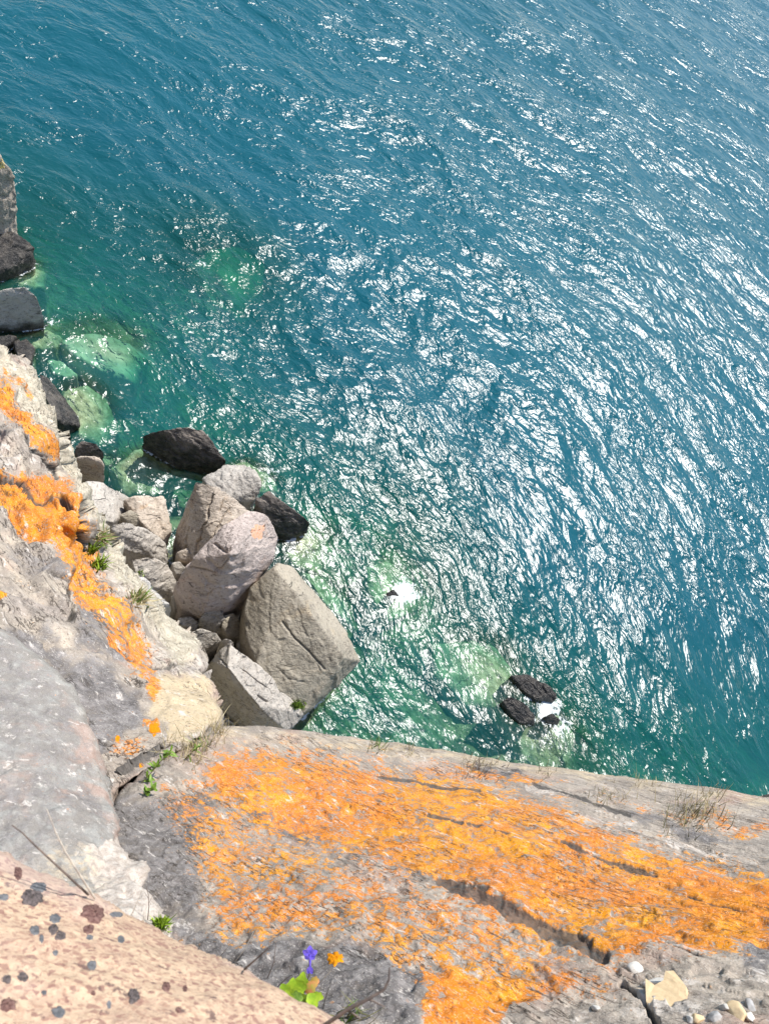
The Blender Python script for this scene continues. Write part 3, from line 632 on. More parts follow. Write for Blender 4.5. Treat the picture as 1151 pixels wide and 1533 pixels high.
# rocks under the surface
shoals = [
    ('broad pale rock under shallow water off the ridge', [(88, 510, -.45), (130, 495, -.5), (180, 505, -.5), (222, 530, -.6), (200, 570, -.6), (160, 560, -.5), (110, 530, -.45)]),
    ('yellowish sunken slab beside the long awash rock', [(90, 580, -.25), (130, 572, -.3), (165, 600, -.5), (180, 640, -.6), (150, 668, -.6), (115, 650, -.35)]),
    ('mossy sunken rock between the domed rock and the outcrop', [(-10, 400, -.15), (40, 392, -.2), (70, 405, -.35), (68, 430, -.35), (30, 425, -.15)]),
    ('olive sunken rock next to the dark shelf', [(30, 498, -.15), (70, 492, -.2), (92, 505, -.35), (85, 520, -.35), (40, 520, -.2)]),
    ('green sunken slab just off the pale ridge edge', [(70, 540, -.55), (90, 538, -.55), (115, 560, -.6), (100, 566, -.6), (78, 556, -.55)]),
    ('sandy coloured sunken block left of the black block', [(165, 700, -.35), (210, 668, -.2), (240, 690, -.2), (265, 712, -.25), (230, 742, -.45), (185, 738, -.5)]),
    ('small olive rock under water by the tan block', [(152, 684, -.1), (168, 680, -.2), (172, 694, -.3), (158, 698, -.2)]),
    ('sunken ledge at the foot of the wet grey boulder', [(325, 700, -.1), (370, 688, -.15), (408, 712, -.25), (420, 738, -.4), (380, 735, -.2), (340, 715, -.1)]),
    ('sunken rock in front of the black jagged block', [(415, 812, -.1), (455, 792, -.15), (488, 795, -.3), (500, 830, -.6), (480, 860, -.6), (440, 845, -.3)]),
    ('sunken rock along the lake side of the largest boulder', [(450, 855, -.3), (478, 860, -.4), (520, 905, -.7), (525, 935, -.8), (490, 905, -.4)]),
    ('sunken reef top under the lone rock tip', [(545, 850, -.6), (580, 840, -.6), (620, 870, -.6), (615, 920, -.7), (580, 930, -.7), (555, 895, -.6)]),
    ('pale sunken boulder far out with bright green water over it', [(280, 395, -1.9), (310, 372, -1.6), (360, 366, -1.6), (398, 392, -1.8), (392, 435, -1.7), (358, 482, -2.0), (315, 455, -1.9), (338, 415, -1.25)]),
    ('wide sunken reef left of the black reef rocks', [(650, 960, -.8), (740, 960, -.55), (770, 1000, -.35), (760, 1060, -.35), (700, 1060, -.7), (650, 1010, -.9)]),
    ('sunken ledge with foam, near side of the reef', [(770, 1075, -.15), (840, 1070, -.2), (865, 1100, -.4), (850, 1150, -.7), (790, 1150, -.7), (770, 1110, -.4)]),
]
t = NT('pale_sunken_stone'); n_ = t.noise(t.pos(), 1.5, 5, .6); t.principled(t.mix(t.ramp(n_, .35, .65), (.64, .60, .44), (.34, .33, .22)), .9, t.bump(n_, .08, .6), .1); m_sunk = t.m
for k, (lb, pts) in enumerate(shoals):
    hull_rock('submerged_rock', lb, pts, m_sunk if k in (0, 4, 11) else m_shoal, base=-3.0, sub=5, amp=.9, seed=60 + k, cat='underwater rock', p=14, shrink=1.1, floor=-1.0)

# ------------------------------------------------------------------ lake bed and water
shore_px = [(-700, 250), (-200, 300), (0, 350), (60, 600), (120, 680), (230, 740), (330, 720), (430, 800), (520, 960), (480, 1080), (700, 1180), (1151, 1260), (1500, 1300)]
SH = np.array([at_z(x, y)[:2] for x, y in shore_px])
def shore_dist(x, y):
    poly = np.concatenate([SH, [[60, -20], [-60, -20], [-60, SH[0][1]]]])
    s, _, _ = poly_sdf(x, y, poly); return -s          # positive out in the lake
def bed_z(x, y):
    s = shore_dist(x, y); q = np.c_[x, y, x * 0]
    z = -1.3 - .6 * np.clip(s, 0, 12) ** 1.0 + .45 * fbm(q * .55, 4) + .22 * ridged(q * .9, 3)
    z = np.where(s < 0, -.9 + np.clip(-s, 0, 3) * .45 + .3 * fbm(q * 1.4, 4), z)
    # reef running out through the lone tip and the black rocks
    for (px, py, r, a) in ((700, 990, 2.0, 1.1), (600, 880, 1.3, 1.0), (800, 1110, 1.5, 1.1), (340, 420, 1.9, 2.2), (620, 760, 2.0, 1.0), (180, 540, 1.6, .7)):
        c = at_z(px, py, -1); z = z + a * np.exp(-((x - c[0]) ** 2 + (y - c[1]) ** 2) / r ** 2) * (1 + .3 * fbm(q * 1.3 + 5, 3))
    return np.minimum(z, np.where(s < 0, .5, -.45))
def axis(lo, hi, n, far_lo, far_hi, dens=None):
    if dens is None: c = np.linspace(lo, hi, n)
    else:
        u = np.linspace(0, 1, n); c = lo + (hi - lo) * (dens * u + (1 - dens) * u * u)
    dl, dh = c[1] - c[0], c[-1] - c[-2]; L = []; R = []; a = c[0]; b = c[-1]
    while a > far_lo: dl *= 1.45; a -= dl; L.append(a)
    while b < far_hi: dh *= 1.35; b += dh; R.append(b)
    return np.concatenate([L[::-1], c, R])
def sheet(xs, ys):
    X, Y = np.meshgrid(xs, ys); i = np.arange(X.size).reshape(X.shape)
    return X.ravel(), Y.ravel(), np.c_[i[:-1, :-1].ravel(), i[:-1, 1:].ravel(), i[1:, 1:].ravel(), i[1:, :-1].ravel()]
bx, by, bq = sheet(axis(-18, 16, 240, -3000, 3000), axis(-1, 40, 260, -400, 5000, .5))
bz = bed_z(bx, by)
t = NT('stony_lake_bed'); p = t.pos()
n0 = t.noise(p, 1.3, 6, .6, .6)
c = t.mix(t.ramp(n0, .4, .6), (.13, .125, .075), (.34, .31, .19))
c = t.mix(t.math('MULTIPLY', t.ramp(t.noise(p, 5, 5), .45, .65), .6), c, (.10, .12, .05))
t.principled(c, .9, t.bump(t.math('ADD', n0, t.noise(p, 8, 4)), .2, .8), .1)
bed = link('lake_bed', make_mesh('lake_bed', np.c_[bx, by, bz], bq, t.m), kind='structure')

wx_, wy_, wq = sheet(axis(-19, 17, 520, -3500, 3500), axis(-1, 56, 620, -400, 6000, .35))
near = np.exp(-np.maximum(0, np.hypot(wx_, wy_ - 20) - 40) / 60)
kc = .019 * np.exp(-np.maximum(0, wy_ - 9) / 26)
xl = np.clip(wx_, -22, 22)
U = wx_; Vv = wy_ + kc * (xl + 8) ** 2
q0 = np.c_[wx_ * .16, wy_ * .16, wx_ * 0]
Vv = Vv + .9 * fbm(q0, 3) ; U = U + .8 * fbm(q0 + 20, 3)
def W(lu, lv, o=0): return np.c_[U / lu, Vv / lv, np.full(len(U), o * 1.0)]
sd_ = shore_dist(wx_, wy_)
hgt = .30 * noise3(W(3.9, 2.7, 1)) + .10 * (ridged(W(1.6, 1.05, 2), 1)) + .022 * ridged(W(.8, .5, 3), 1)
hgt *= near * (.6 + .4 * sstep(0, 4, sd_)) * .50
# water depth below each surface point
zb = bed_z(wx_, wy_); dep = -zb
zone = (wx_ > -18) & (wx_ < 10) & (wy_ < 24)
idx = np.where(zone)[0]
dn = Vector((0, 0, -1))
boxes = []
for b_ in ROCKS: boxes.append(b_)
rb = []
for o in bpy.data.objects:
    if o.get('label', '').startswith('pale sunken boulder far out'): continue
    if o.type == 'MESH' and o.name.split('.')[0] in ('boulder', 'rock', 'stone', 'rock_outcrop', 'reef_rock', 'submerged_rock'):
        n = len(o.data.vertices); a = np.empty(n * 3, np.float32); o.data.vertices.foreach_get('co', a); a = a.reshape(-1, 3) + np.array(o.location)
        rb.append((a.min(0) - .05, a.max(0) + .05, MASSES[o.name]))
cell_rest = 1 - 0 * dep
for lo, hi, b_ in rb:
    mk = idx[(wx_[idx] > lo[0]) & (wx_[idx] < hi[0]) & (wy_[idx] > lo[1]) & (wy_[idx] < hi[1])]
    for i in mk:
        h = b_.ray_cast(Vector((wx_[i], wy_[i], 6)), dn)
        if h[0] is not None and -h[0].z < dep[i]: dep[i] = -h[0].z
# soften the depth a little, as the rippled surface does
nx_, ny_ = len(np.unique(wx_)), len(np.unique(wy_))
dg = np.maximum(dep, -.5).reshape(ny_, nx_)
for _ in range(2):
    dg[1:-1, 1:-1] = (dg[1:-1, 1:-1] * 2 + dg[:-2, 1:-1] + dg[2:, 1:-1] + dg[1:-1, :-2] + dg[1:-1, 2:]) / 6
d2 = dg.copy()
for _ in range(14):
    d2[1:-1, 1:-1] = (d2[1:-1, 1:-1] * 2 + d2[:-2, 1:-1] + d2[2:, 1:-1] + d2[1:-1, :-2] + d2[1:-1, 2:]) / 6
wd = sstep(.15, .9, np.minimum(dg, d2)); dg = dg * (1 - wd) + d2 * wd
dep = np.maximum(dg.ravel(), 0.0)
c_ = at_z(335, 415, 0); dep = dep - (dep - 1.25) * .9 * np.exp(-(((wx_ - c_[0]) / 2.0) ** 2 + ((wy_ - c_[1]) / 2.2) ** 2)) * (dep > 1.25)
ppx, ppy = project(np.c_[wx_, wy_, wx_ * 0])
foam = np.zeros(len(wx_))
ang = fbm(np.c_[wx_, wy_, wx_ * 0] * 1.5, 3)
for (x, y, r, a) in ((603, 888, 24, 1.0), (590, 900, 16, .6), (820, 1062, 24, 1.0), (795, 1040, 18, .7), (838, 1090, 22, .75), (780, 1028, 16, .5), (405, 712, 22, .55), (385, 700, 14, .5), (468, 800, 14, .4),
                     (820, 1110, 50, .35), (310, 690, 60, .0), (455, 815, 40, .30), (75, 480, 16, .5), (60, 392, 14, .3), (300, 395, 40, .25)):
    foam = np.maximum(foam, a * .95 * np.exp(-((ppx - x) ** 2 + (ppy - y) ** 2) / (r * (1 + .5 * ang)) ** 2))
foam = np.maximum(foam, .66 * sstep(.28, .02, dep) * (wy_ > 1))
calm = np.exp(-((ppx - 1150) ** 2 / 55 ** 2 + (ppy - 1150) ** 2 / 42 ** 2)) * (wy_ > 0)
calm = np.maximum(calm, .35 * np.exp(-((ppx - 110) ** 2 / 110 ** 2 + (ppy - 400) ** 2 / 90 ** 2)))
calm = np.maximum(calm, .25 * np.exp(-((ppx - 200) ** 2 / 130 ** 2 + (ppy - 480) ** 2 / 150 ** 2)))
calm = np.maximum(calm, .46 * sstep(17, 40, wy_ + .5 * wx_)); hgt = hgt * (1 - .5 * calm)
t = NT('lake_water'); flow = t.attr('flow', 'Vector')
depth = t.attr('depth', 'Fac'); fo = t.attr('foam', 'Fac'); cl = t.attr('calm', 'Fac')
f1 = t.noise(t.vmul(flow, (1, 1.5, 1)), 1.8, 2, .5, .5)
f2 = t.noise(t.vmul(flow, (1, 1.45, 1)), 5.0, 2, .5, .9)
f3 = t.noise(t.vmul(flow, (1, 1.5, 1)), 13, 1, .5, .6)
pat = t.noise(t.vmul(flow, (1, 2.2, 1)), .42, 3, .55)                  # gust patches
gust = t.math('MULTIPLY', t.ramp(pat, .3, .7, .55, 1.15), t.ramp(cl, 0, 1, 1, .25))
hh = t.math('ADD', t.math('MULTIPLY', f1, .115), t.math('ADD', t.math('MULTIPLY', f2, .038), t.math('MULTIPLY', f3, .0050)))
hh = t.math('MULTIPLY', hh, gust)
nb = t.bump(hh, 1.0, 1.0)
fre = t.n('ShaderNodeFresnel'); fre.inputs['IOR'].default_value = 1.39; t.put(fre.inputs['Normal'], nb)
gl = t.n('ShaderNodeBsdfGlossy'); gl.distribution = 'BECKMANN'; gl.inputs['Roughness'].default_value = .285; t.put(gl.inputs['Normal'], nb)
def ext(k): return t.math('EXPONENT', t.math('MULTIPLY', depth, -k))
Tr, Tg, Tb = ext(.9), ext(.44), ext(.58)
cc = t.n('ShaderNodeCombineColor'); t.put(cc.inputs[0], Tr); t.put(cc.inputs[1], Tg); t.put(cc.inputs[2], Tb)
body = t.mix(t.ramp(depth, .3, 4.0, 0, 1, False), (.006, .092, .080), (.004, .074, .100))
body = t.mix(1.0, body, t.mix(t.math('SUBTRACT', 1.0, Tg), (0, 0, 0), (1, 1, 1)), 'MULTIPLY')
di = t.n('ShaderNodeBsdfDiffuse'); t.put(di.inputs[0], body); t.put(di.inputs['Normal'], t.bump(hh, 1.0, .7))
tr = t.n('ShaderNodeBsdfTransparent'); t.put(tr.inputs[0], cc.outputs[0])
ad = t.n('ShaderNodeAddShader'); t.t.links.new(di.outputs[0], ad.inputs[0]); t.t.links.new(tr.outputs[0], ad.inputs[1])
mx = t.n('ShaderNodeMixShader'); t.put(mx.inputs[0], fre.outputs[0]); t.t.links.new(ad.outputs[0], mx.inputs[1]); t.t.links.new(gl.outputs[0], mx.inputs[2])
fn = t.math('ADD', t.math('MULTIPLY', t.noise(flow, 4, 6, .7, 1.6), .6), t.math('MULTIPLY', t.noise(flow, 16, 5, .7, 1.0), .4))
fm = t.ramp(t.math('ADD', fo, t.math('MULTIPLY', t.math('SUBTRACT', fn, .5), 3.6)), .48, .80)
fm = t.math('MULTIPLY', fm, t.ramp(fo, .02, .2))
fd = t.n('ShaderNodeBsdfDiffuse'); fd.inputs[0].default_value = (.72, .76, .76, 1)
m2 = t.n('ShaderNodeMixShader'); t.put(m2.inputs[0], t.math('MULTIPLY', fm, .8)); t.t.links.new(mx.outputs[0], m2.inputs[1]); t.t.links.new(fd.outputs[0], m2.inputs[2])
o = t.n('ShaderNodeOutputMaterial'); t.t.links.new(m2.outputs[0], o.inputs[0])
water_mat = t.m
wme = make_mesh('lake_water', np.c_[wx_, wy_, hgt], wq, water_mat, True,
                {'flow': ('FLOAT_VECTOR', np.c_[U, Vv, U * 0]), 'depth': ('FLOAT', dep), 'foam': ('FLOAT', foam), 'calm': ('FLOAT', calm)})
link('lake_water', wme, kind='structure')

# ------------------------------------------------------------------ small things
def plain(name, col, col2=None, rough=.7, scale=60, bumpd=.001, spec=.25, trans=0):
    t = NT(name); p = t.pos(); n = t.noise(p, scale, 4, .6)
    c = t.mix(t.ramp(n, .35, .65), col, col2 or tuple(x * .7 for x in col))
    x = t.principled(c, rough, t.bump(n, bumpd, .8), spec)
    return t.m
m_dry = plain('dry_grass', (.50, .42, .24), (.30, .25, .14), scale=90)
m_green = plain('green_leaf', (.16, .25, .035), (.08, .15, .02), .5, 120)
m_lime = plain('lime_leaf', (.30, .42, .03), (.18, .30, .02), .5, 90)
m_olive = plain('olive_stem', (.16, .16, .06), (.10, .09, .05), scale=90)
m_twig = plain('dead_twig', (.20, .15, .12), (.10, .08, .07), scale=120)
m_straw = plain('pale_straw', (.62, .55, .45), (.42, .36, .30), scale=120)
m_moss = plain('moss', (.13, .19, .02), (.06, .10, .01), .9, 60, .01)
m_petal = plain('violet_petal', (.13, .10, .72), (.20, .13, .62), .5, 200)
m_redleaf = plain('reddish_leaf', (.50, .20, .08), (.35, .30, .06), .6, 90)
m_crust = plain('dark_lichen_crust', (.06, .052, .05), (.16, .13, .125), .95, 320, .003, .1)
m_crust2 = plain('grey_lichen_crust', (.09, .092, .098), (.16, .16, .165), .95, 240, .0015, .1)
m_crust3 = plain('brown_lichen_crust', (.10, .05, .045), (.22, .13, .11), .95, 320, .003, .1)
m_yel = plain('golden_lichen', (.68, .27, .008), (.52, .17, .006), .95, 240, .004, .1)
m_peb = plain('pale_pebble', (.58, .55, .50), (.44, .41, .37), .8, 160, .001)
m_tanpeb = plain('tan_pebble', (.66, .50, .30), (.60, .44, .26), .85, 130, .0008)
m_gpeb = plain('grey_pebble', (.36, .35, .34), (.28, .27, .26), .8, 130, .001)

def perp(n):
    a = Vector((0, 0, 1)) if abs(n.z) < .9 else Vector((1, 0, 0))
    u = n.cross(a).normalized(); return u, n.cross(u).normalized()
def tube(path, r0, r1, k=5):
    V = []; Fq = []; n = len(path)
    for i, p in enumerate(path):
        t = (path[min(i + 1, n - 1)] - path[max(i - 1, 0)]).normalized(); u, v = perp(t); r = r0 + (r1 - r0) * i / (n - 1)
        for j in range(k):
            a = 2 * math.pi * j / k; V.append(p + (u * math.cos(a) + v * math.sin(a)) * r)
    for i in range(n - 1):
        for j in range(k): Fq.append((i * k + j, i * k + (j + 1) % k, (i + 1) * k + (j + 1) % k, (i + 1) * k + j))
    return V, Fq
def blade(base, d, L, w, bend, seg=5):
    side, _ = perp(d); side = (side * random.uniform(-1, 1) + _ * random.uniform(-1, 1)).normalized(); V = []; Fq = []
    for i in range(seg + 1):
        f = i / seg; c = base + d * (L * f) + bend * (L * f * f); ww = w * (1 - f) ** .7 + w * .05
        V += [c - side * ww, c + side * ww]
    for i in range(seg): Fq.append((2 * i, 2 * i + 1, 2 * i + 3, 2 * i + 2))
    return V, Fq
def leaf(base, d, n, L, w, lobes=0, seg=8, curl=.25):
    s = d.cross(n).normalized(); V = []; Fq = []
    for i in range(seg + 1):
        f = i / seg; ww = w * math.sin(math.pi * min(1, f * .93 + .05)) ** .8
        if lobes: ww *= .75 + .45 * abs(math.sin(f * math.pi * lobes))
        c = base + d * (L * f) - n * (curl * L * f * f)
        V += [c - s * ww + n * ww * .25, c, c + s * ww + n * ww * .25]
    for i in range(seg):
        a = 3 * i; Fq += [(a, a + 1, a + 4, a + 3), (a + 1, a + 2, a + 5, a + 4)]
    return V, Fq
def merge(parts):
    V = []; Fq = []
    for v, f in parts:
        o = len(V); V += [tuple(x) for x in v]; Fq += [tuple(i + o for i in q) for q in f]
    return V, Fq
def mk(name, parts, mat, org, parent=None, **kw):
    V, Fq = merge(parts); V = np.array(V) - np.array(org[:])
    if name.endswith('blades'): kw['kind'] = 'stuff'
    return link(name, make_mesh(name, V, Fq, mat), parent=parent, **kw)
def empty(name, org, label, cat, group=None):
    o = bpy.data.objects.new(name, None); COL.objects.link(o); o.location = org; o['label'] = label; o['category'] = cat
    o.empty_display_size = .02
    if group: o['group'] = group
    return o
def rv(s=1.0): return Vector((random.gauss(0, 1), random.gauss(0, 1), random.gauss(0, 1))) * s
def tuft(px, py, rad, n, L, w, mat, label, up=None, cat='grass tuft', name='grass_tuft', lean=None, on=None, mats=None):
    """grass: blades rooted over a patch `rad` photo pixels wide"""
    h0 = hit(px, py, on)
    if not h0: print('no hit', name, px, py); return
    P0, n0, d0 = h0; parts = []; parts2 = []
    for i in range(n):
        h = hit(px + random.gauss(0, rad * .5), py + random.gauss(0, rad * .32), on)
        if not h or abs(h[2] - d0) > .4 * max(1, d0 / 3): continue
        d = (h[1] * .7 + Vector((0, 0, .8)) + rv(.38) + (Vector(lean) if lean else Vector())).normalized()
        b = blade(h[0] - h[1] * .003, d, L * random.uniform(.5, 1.15), w * random.uniform(.6, 1.2), rv(.22) + Vector((0, 0, -.15)))
        (parts2 if mats and random.random() < .4 else parts).append(b)
    o = empty(name, P0, label, cat)
    if parts: mk('blades', parts, mat, P0, o)
    if parts2: mk('green_blades', parts2, mats, P0, o)
    return o
def at_px(px, py, d): return Vector(at_d(px, py, d).tolist())

# crevice plants between ridge and slab
tuft(285, 1126, 40, 150, .10, .0016, m_dry, 'dry grey grass filling the crevice between ridge and orange slab')
tuft(325, 1096, 14, 70, .13, .0014, m_dry, 'sparse straw coloured grass at the upper end of the crevice')
tuft(300, 1116, 16, 40, .09, .0016, m_olive, 'olive green blades amid the dry crevice grass', mats=m_green)
tuft(565, 1118, 16, 60, .07, .0015, m_olive, 'small olive tuft on the pale edge of the slab', mats=m_green)
tuft(612, 1124, 14, 40, .05, .0015, m_dry, 'thin dry tuft right of the small olive tuft on the slab edge')
tuft(715, 1150, 34, 150, .05, .0016, m_dry, 'flat brown dry grass patch in a hollow near the slab edge', mats=m_twig)
tuft(1040, 1222, 46, 200, .08, .0015, m_dry, 'largest patch of straw grass on the upper right of the slab', mats=m_olive)
tuft(905, 1196, 30, 60, .05, .0013, m_dry, 'sparse straw grass between the brown patch and the right edge')
tuft(965, 1172, 20, 36, .07, .0012, m_dry, 'few dry blades sticking up over the slab rim against the lake')
tuft(815, 1158, 18, 34, .05, .0012, m_olive, 'short olive blades on the slab rim in front of the reef')
tuft(1075, 1186, 22, 36, .06, .0012, m_dry, 'dry blades on the slab rim nearest the right side')

def sprig(pts, d, label, mat_leaf, L, w, n, name='leafy_sprig', every=1):
    path = []
    h0 = hit(*pts[0]); dd = h0[2]
    for k, (x, y) in enumerate(pts): path.append(at_px(x, y, dd - .012 - d * k / (len(pts) - 1)))
    o = empty(name, path[0], label, 'plant')
    mk('stem', [tube(path, .0022, .0008)], m_olive, path[0], o)
    lv = []
    for i in range(n):
        f = random.uniform(.05, 1); q = f * (len(path) - 1); a = int(min(q, len(path) - 2)); p = path[a].lerp(path[a + 1], q - a)
        ax = (path[a + 1] - path[a]).normalized(); dr = (ax * .7 + rv(.6)).normalized(); nn = (Vector((0, 0, 1)) + rv(.3)).normalized()
        mk('leaf', [leaf(p, dr, nn, L * random.uniform(.6, 1.2), w * random.uniform(.7, 1.1), 0, 5)], mat_leaf, path[0], o)
    return o
sprig([(212, 1172), (224, 1160), (236, 1146), (246, 1134), (256, 1124)], .08, 'green leafy sprig leaning out of the crevice beside the dark hole', m_green, .034, .005, 26)
sprig([(216, 1190), (222, 1184), (230, 1182)], .03, 'small dark green rosette below the leafy sprig', m_green, .03, .006, 14)
sprig([(278, 1136), (288, 1126), (298, 1118)], .05, 'second thin green sprig halfway along the crevice', m_green, .026, .003, 16)

# plants on the ridge
for x, y, r, n, lb in ((146, 848, 9, 110, 'green cushion plant on the white rock of the ridge'), (138, 826, 6, 60, 'narrow green plant above the green cushion'), (152, 806, 14, 100, 'pale dry plants under the orange ridge crest'),
                       (210, 858, 7, 50, 'tiny green plant at the head of the wedge rock'), (208, 898, 14, 90, 'brown dried grass in the hollow below the white spur')):
    tuft(x, y, r, n, .11 if 'dr' not in lb else .12, .007, m_moss if 'green' in lb else m_dry, lb, cat='plant', name='cushion_plant', mats=m_lime if 'green' in lb else m_green)
tuft(445, 1056, 9, 260, .10, .010, m_moss, 'bright green moss clump at the tip between the two lowest boulders', cat='moss', name='moss_clump', mats=m_green)
tuft(352, 1078, 16, 34, .30, .005, m_dry, 'tall dry grass growing out of the dark gap under the long pale boulder')

# moss on the white spur
tuft(241, 1384, 10, 260, .022, .0022, m_lime, 'lime yellow moss on the tip of the white broken spur', cat='moss', name='moss_clump', mats=m_moss)

# violet flower with its leaves, right behind the near rock
base = hit(438, 1512, ['cliff_slab'])[0]
fl = empty('violet_flower', base, 'single violet flower on a thin stem above lime green lobed leaves', 'flower')
top = at_px(464, 1428, 1.42)
path = [base.lerp(top, f) + Vector((.008 * math.sin(3 * f), .0, .01 * math.sin(3 * f))) for f in np.linspace(0, 1, 7)]
mk('stem', [tube(path, .0011, .0007)], m_olive, base, fl)
vu = Vector(YI.tolist()); vr = Vector(XI.tolist()); vf = Vector(fwd.tolist())
for k in range(5):
    a = 2 * math.pi * k / 5 + .3; dr = (vr * math.cos(a) + vu * math.sin(a) - vf * .25).normalized()
    mk('petal', [leaf(top, dr, -vf, .0125, .0052, 0, 6, .3)], m_petal, base, fl)
low = top - vu * .020
for k in range(2): mk('bud', [leaf(low, (-vu + vr * (.25 - .5 * k)).normalized(), -vf, .014, .0035, 0, 6, .1)], m_petal, base, fl)
mk('petal_tube', [tube([top, top - vu * .01, low], .0022, .0016)], m_petal, base, fl)
for (x, y, d, L, ang, mt) in ((436, 1478, 1.33, .034, 60, m_lime), (446, 1490, 1.32, .036, 20, m_lime), (425, 1482, 1.30, .030, 120, m_lime), (452, 1468, 1.36, .030, 80, m_lime), (462, 1500, 1.31, .034, -10, m_lime),
                             (470, 1502, 1.30, .028, -50, m_lime), (440, 1494, 1.29, .028, 160, m_green), (466, 1478, 1.37, .030, 50, m_redleaf), (474, 1470, 1.38, .022, 10, m_redleaf), (430, 1496, 1.28, .03, 100, m_lime),
                             (478, 1494, 1.33, .022, -20, m_lime), (448, 1476, 1.34, .026, 140, m_lime)):
    a = math.radians(ang); dr = (vr * math.cos(a) + vu * math.sin(a) - vf * .3).normalized(); p = at_px(x, y, d) - dr * L * .5
    mk('leaf', [leaf(p, dr, (-vf + rv(.25)).normalized(), L * .8, L * .3, 2.5, 9, .3)], mt, base, fl)
    mk('leaf_stalk', [tube([base.lerp(p, .3), base.lerp(p, .7) + rv(.003), p + dr * .003], .0008, .0006)], m_olive, base, fl)

def twig(pts, r, mat, label, lift=(.02, .02), branches=()):
    P = []
    for k, (x, y) in enumerate(pts):
        h = hit(x, y); f = k / (len(pts) - 1); d = h[2] if k == 0 else None
        if k == 0: d0 = h[2]
        d = d0 - .01 - (lift[0] + (lift[1] - lift[0]) * f) * (1 if k else 0)
        h1 = hit(x, y); d = min(d, h1[2] - .004 if h1 else d)
        P.append(at_px(x, y, d))
    sub = [tube(P, r, r * .4)]
    o = mk('twig', sub, mat, P[0], label=label, cat='twig', loc=P[0])
    for pts2 in branches:
        Q = [at_px(x, y, hit(*pts[0])[2] - .03) for x, y in pts2]
        mk('side_twig', [tube(Q, r * .6, r * .25)], mat, P[0], o)
    return o
twig([(132, 1340), (108, 1318), (80, 1292), (52, 1266), (34, 1248), (18, 1236)], .0011, m_twig, 'long dark twig lying across the smooth grey rock', (.02, .08))
twig([(142, 1346), (118, 1308), (98, 1276), (84, 1248), (70, 1212)], .0010, m_straw, 'long pale straw stalk beside the dark twig on grey rock', (.02, .08))
twig([(221, 1378), (223, 1358), (222, 1340), (219, 1328)], .0010, m_twig, 'short upright reddish twig in front of the white spur', (.02, .05), [[(223, 1352), (229, 1340)], [(222, 1345), (216, 1336)]])
twig([(196, 1372), (206, 1350), (217, 1322)], .0007, m_straw, 'thin straw stalk left of the reddish twig', (.02, .05))
twig([(480, 1540), (520, 1512), (552, 1496), (575, 1482), (582, 1468), (583, 1450)], .0016, m_twig, 'curved dark twig arching over the grey rock right of the flower', (.02, .05), [[(552, 1496), (576, 1508)], [(520, 1512), (540, 1526)]])
twig([(474, 1476), (486, 1464), (496, 1454)], .0014, m_straw, 'short white stick behind the reddish leaves', (.02, .04))
for k, (pts, lb) in enumerate((([(366, 1452), (384, 1436), (402, 1420)], 'dark stalk leaning right behind the near rock'), ([(352, 1440), (368, 1420), (380, 1395)], 'pale stalk, tallest of those behind the near rock'),
                               ([(400, 1466), (410, 1442), (413, 1412)], 'upright stalk left of the leaves'), ([(330, 1432), (340, 1420), (352, 1406)], 'leftmost short stalk behind the near rock'), ([(416, 1478), (430, 1464), (444, 1458)], 'bent brown stalk touching the lime leaves'))):
    twig(pts, .0010, m_straw if k % 2 else m_twig, lb, (.02, .06))
tuft(510, 1528, 26, 60, .07, .0014, m_olive, 'olive grass stems at the bottom edge right of the leaves', mats=m_green, lean=(.2, .2, 0))

# golden lichen knob and round spots
def crust(px, py, rx, ry, mat, on, parent=None, name='lichen_patch', hgt=.4, rot=0, label=None, cat=None, rough=.35, hole=0):
    nr, na = 7, 36; V = []; h0 = hit(px, py, [on])
    if not h0: print('no crust', px, py); return
    sc = h0[2] / F; sd = random.random() * 50; cr, sr = math.cos(rot), math.sin(rot)
    for i in range(nr + 1):
        f = i / nr
        for j in range(na):
            a = 2 * math.pi * j / na; k = 1 + rough * float(fbm(np.array([[math.cos(a) * 1.6 + sd, math.sin(a) * 1.6, sd]]), 3)[0]) * 2
            x, y = rx * f * k * math.cos(a), ry * f * k * math.sin(a); X, Y = px + x * cr - y * sr, py + x * sr + y * cr
            h = hit(X, Y, [on])
            if not h or abs(h[2] - h0[2]) > .15: h = (h0[0], h0[1], h0[2])
            z = hgt * min(rx, ry) * sc * (1 - f ** 4) * (1 + .5 * random.uniform(-1, 1)) if f < 1 else -.002
            if hole and f < hole: z *= .2
            V.append(h[0] + h[1] * z)
    Fq = [(i * na + j, i * na + (j + 1) % na, (i + 1) * na + (j + 1) % na, (i + 1) * na + j) for i in range(nr) for j in range(na)]
    loc = h0[0] if not parent else Vector(parent.location) * 0 + h0[0]
    o = mk(name, [(V, Fq)], mat, h0[0] if not parent else Vector((0, 0, 0)), parent, label=label, cat=cat, loc=h0[0] if not parent else None)
    return o
slab = bpy.data.objects['cliff_slab']; ridge = bpy.data.objects['cliff_ridge']
crust(503, 1436, 12, 9, m_yel, 'cliff_slab', slab, hgt=.25, rough=.7)
crust(231, 1092, 8, 11, m_yel, 'cliff_ridge', ridge, hgt=.06); crust(212, 1146, 5, 4, m_yel, 'cliff_ridge', ridge, hgt=.06); crust(176, 1106, 4, 5, m_yel, 'cliff_ridge', ridge, hgt=.06)
b2 = next(o for o in bpy.data.objects if o.get('label', '').startswith('rounded pinkish')); oc_ = next(o for o in bpy.data.objects if o.get('label', '').startswith('tall weathered'))
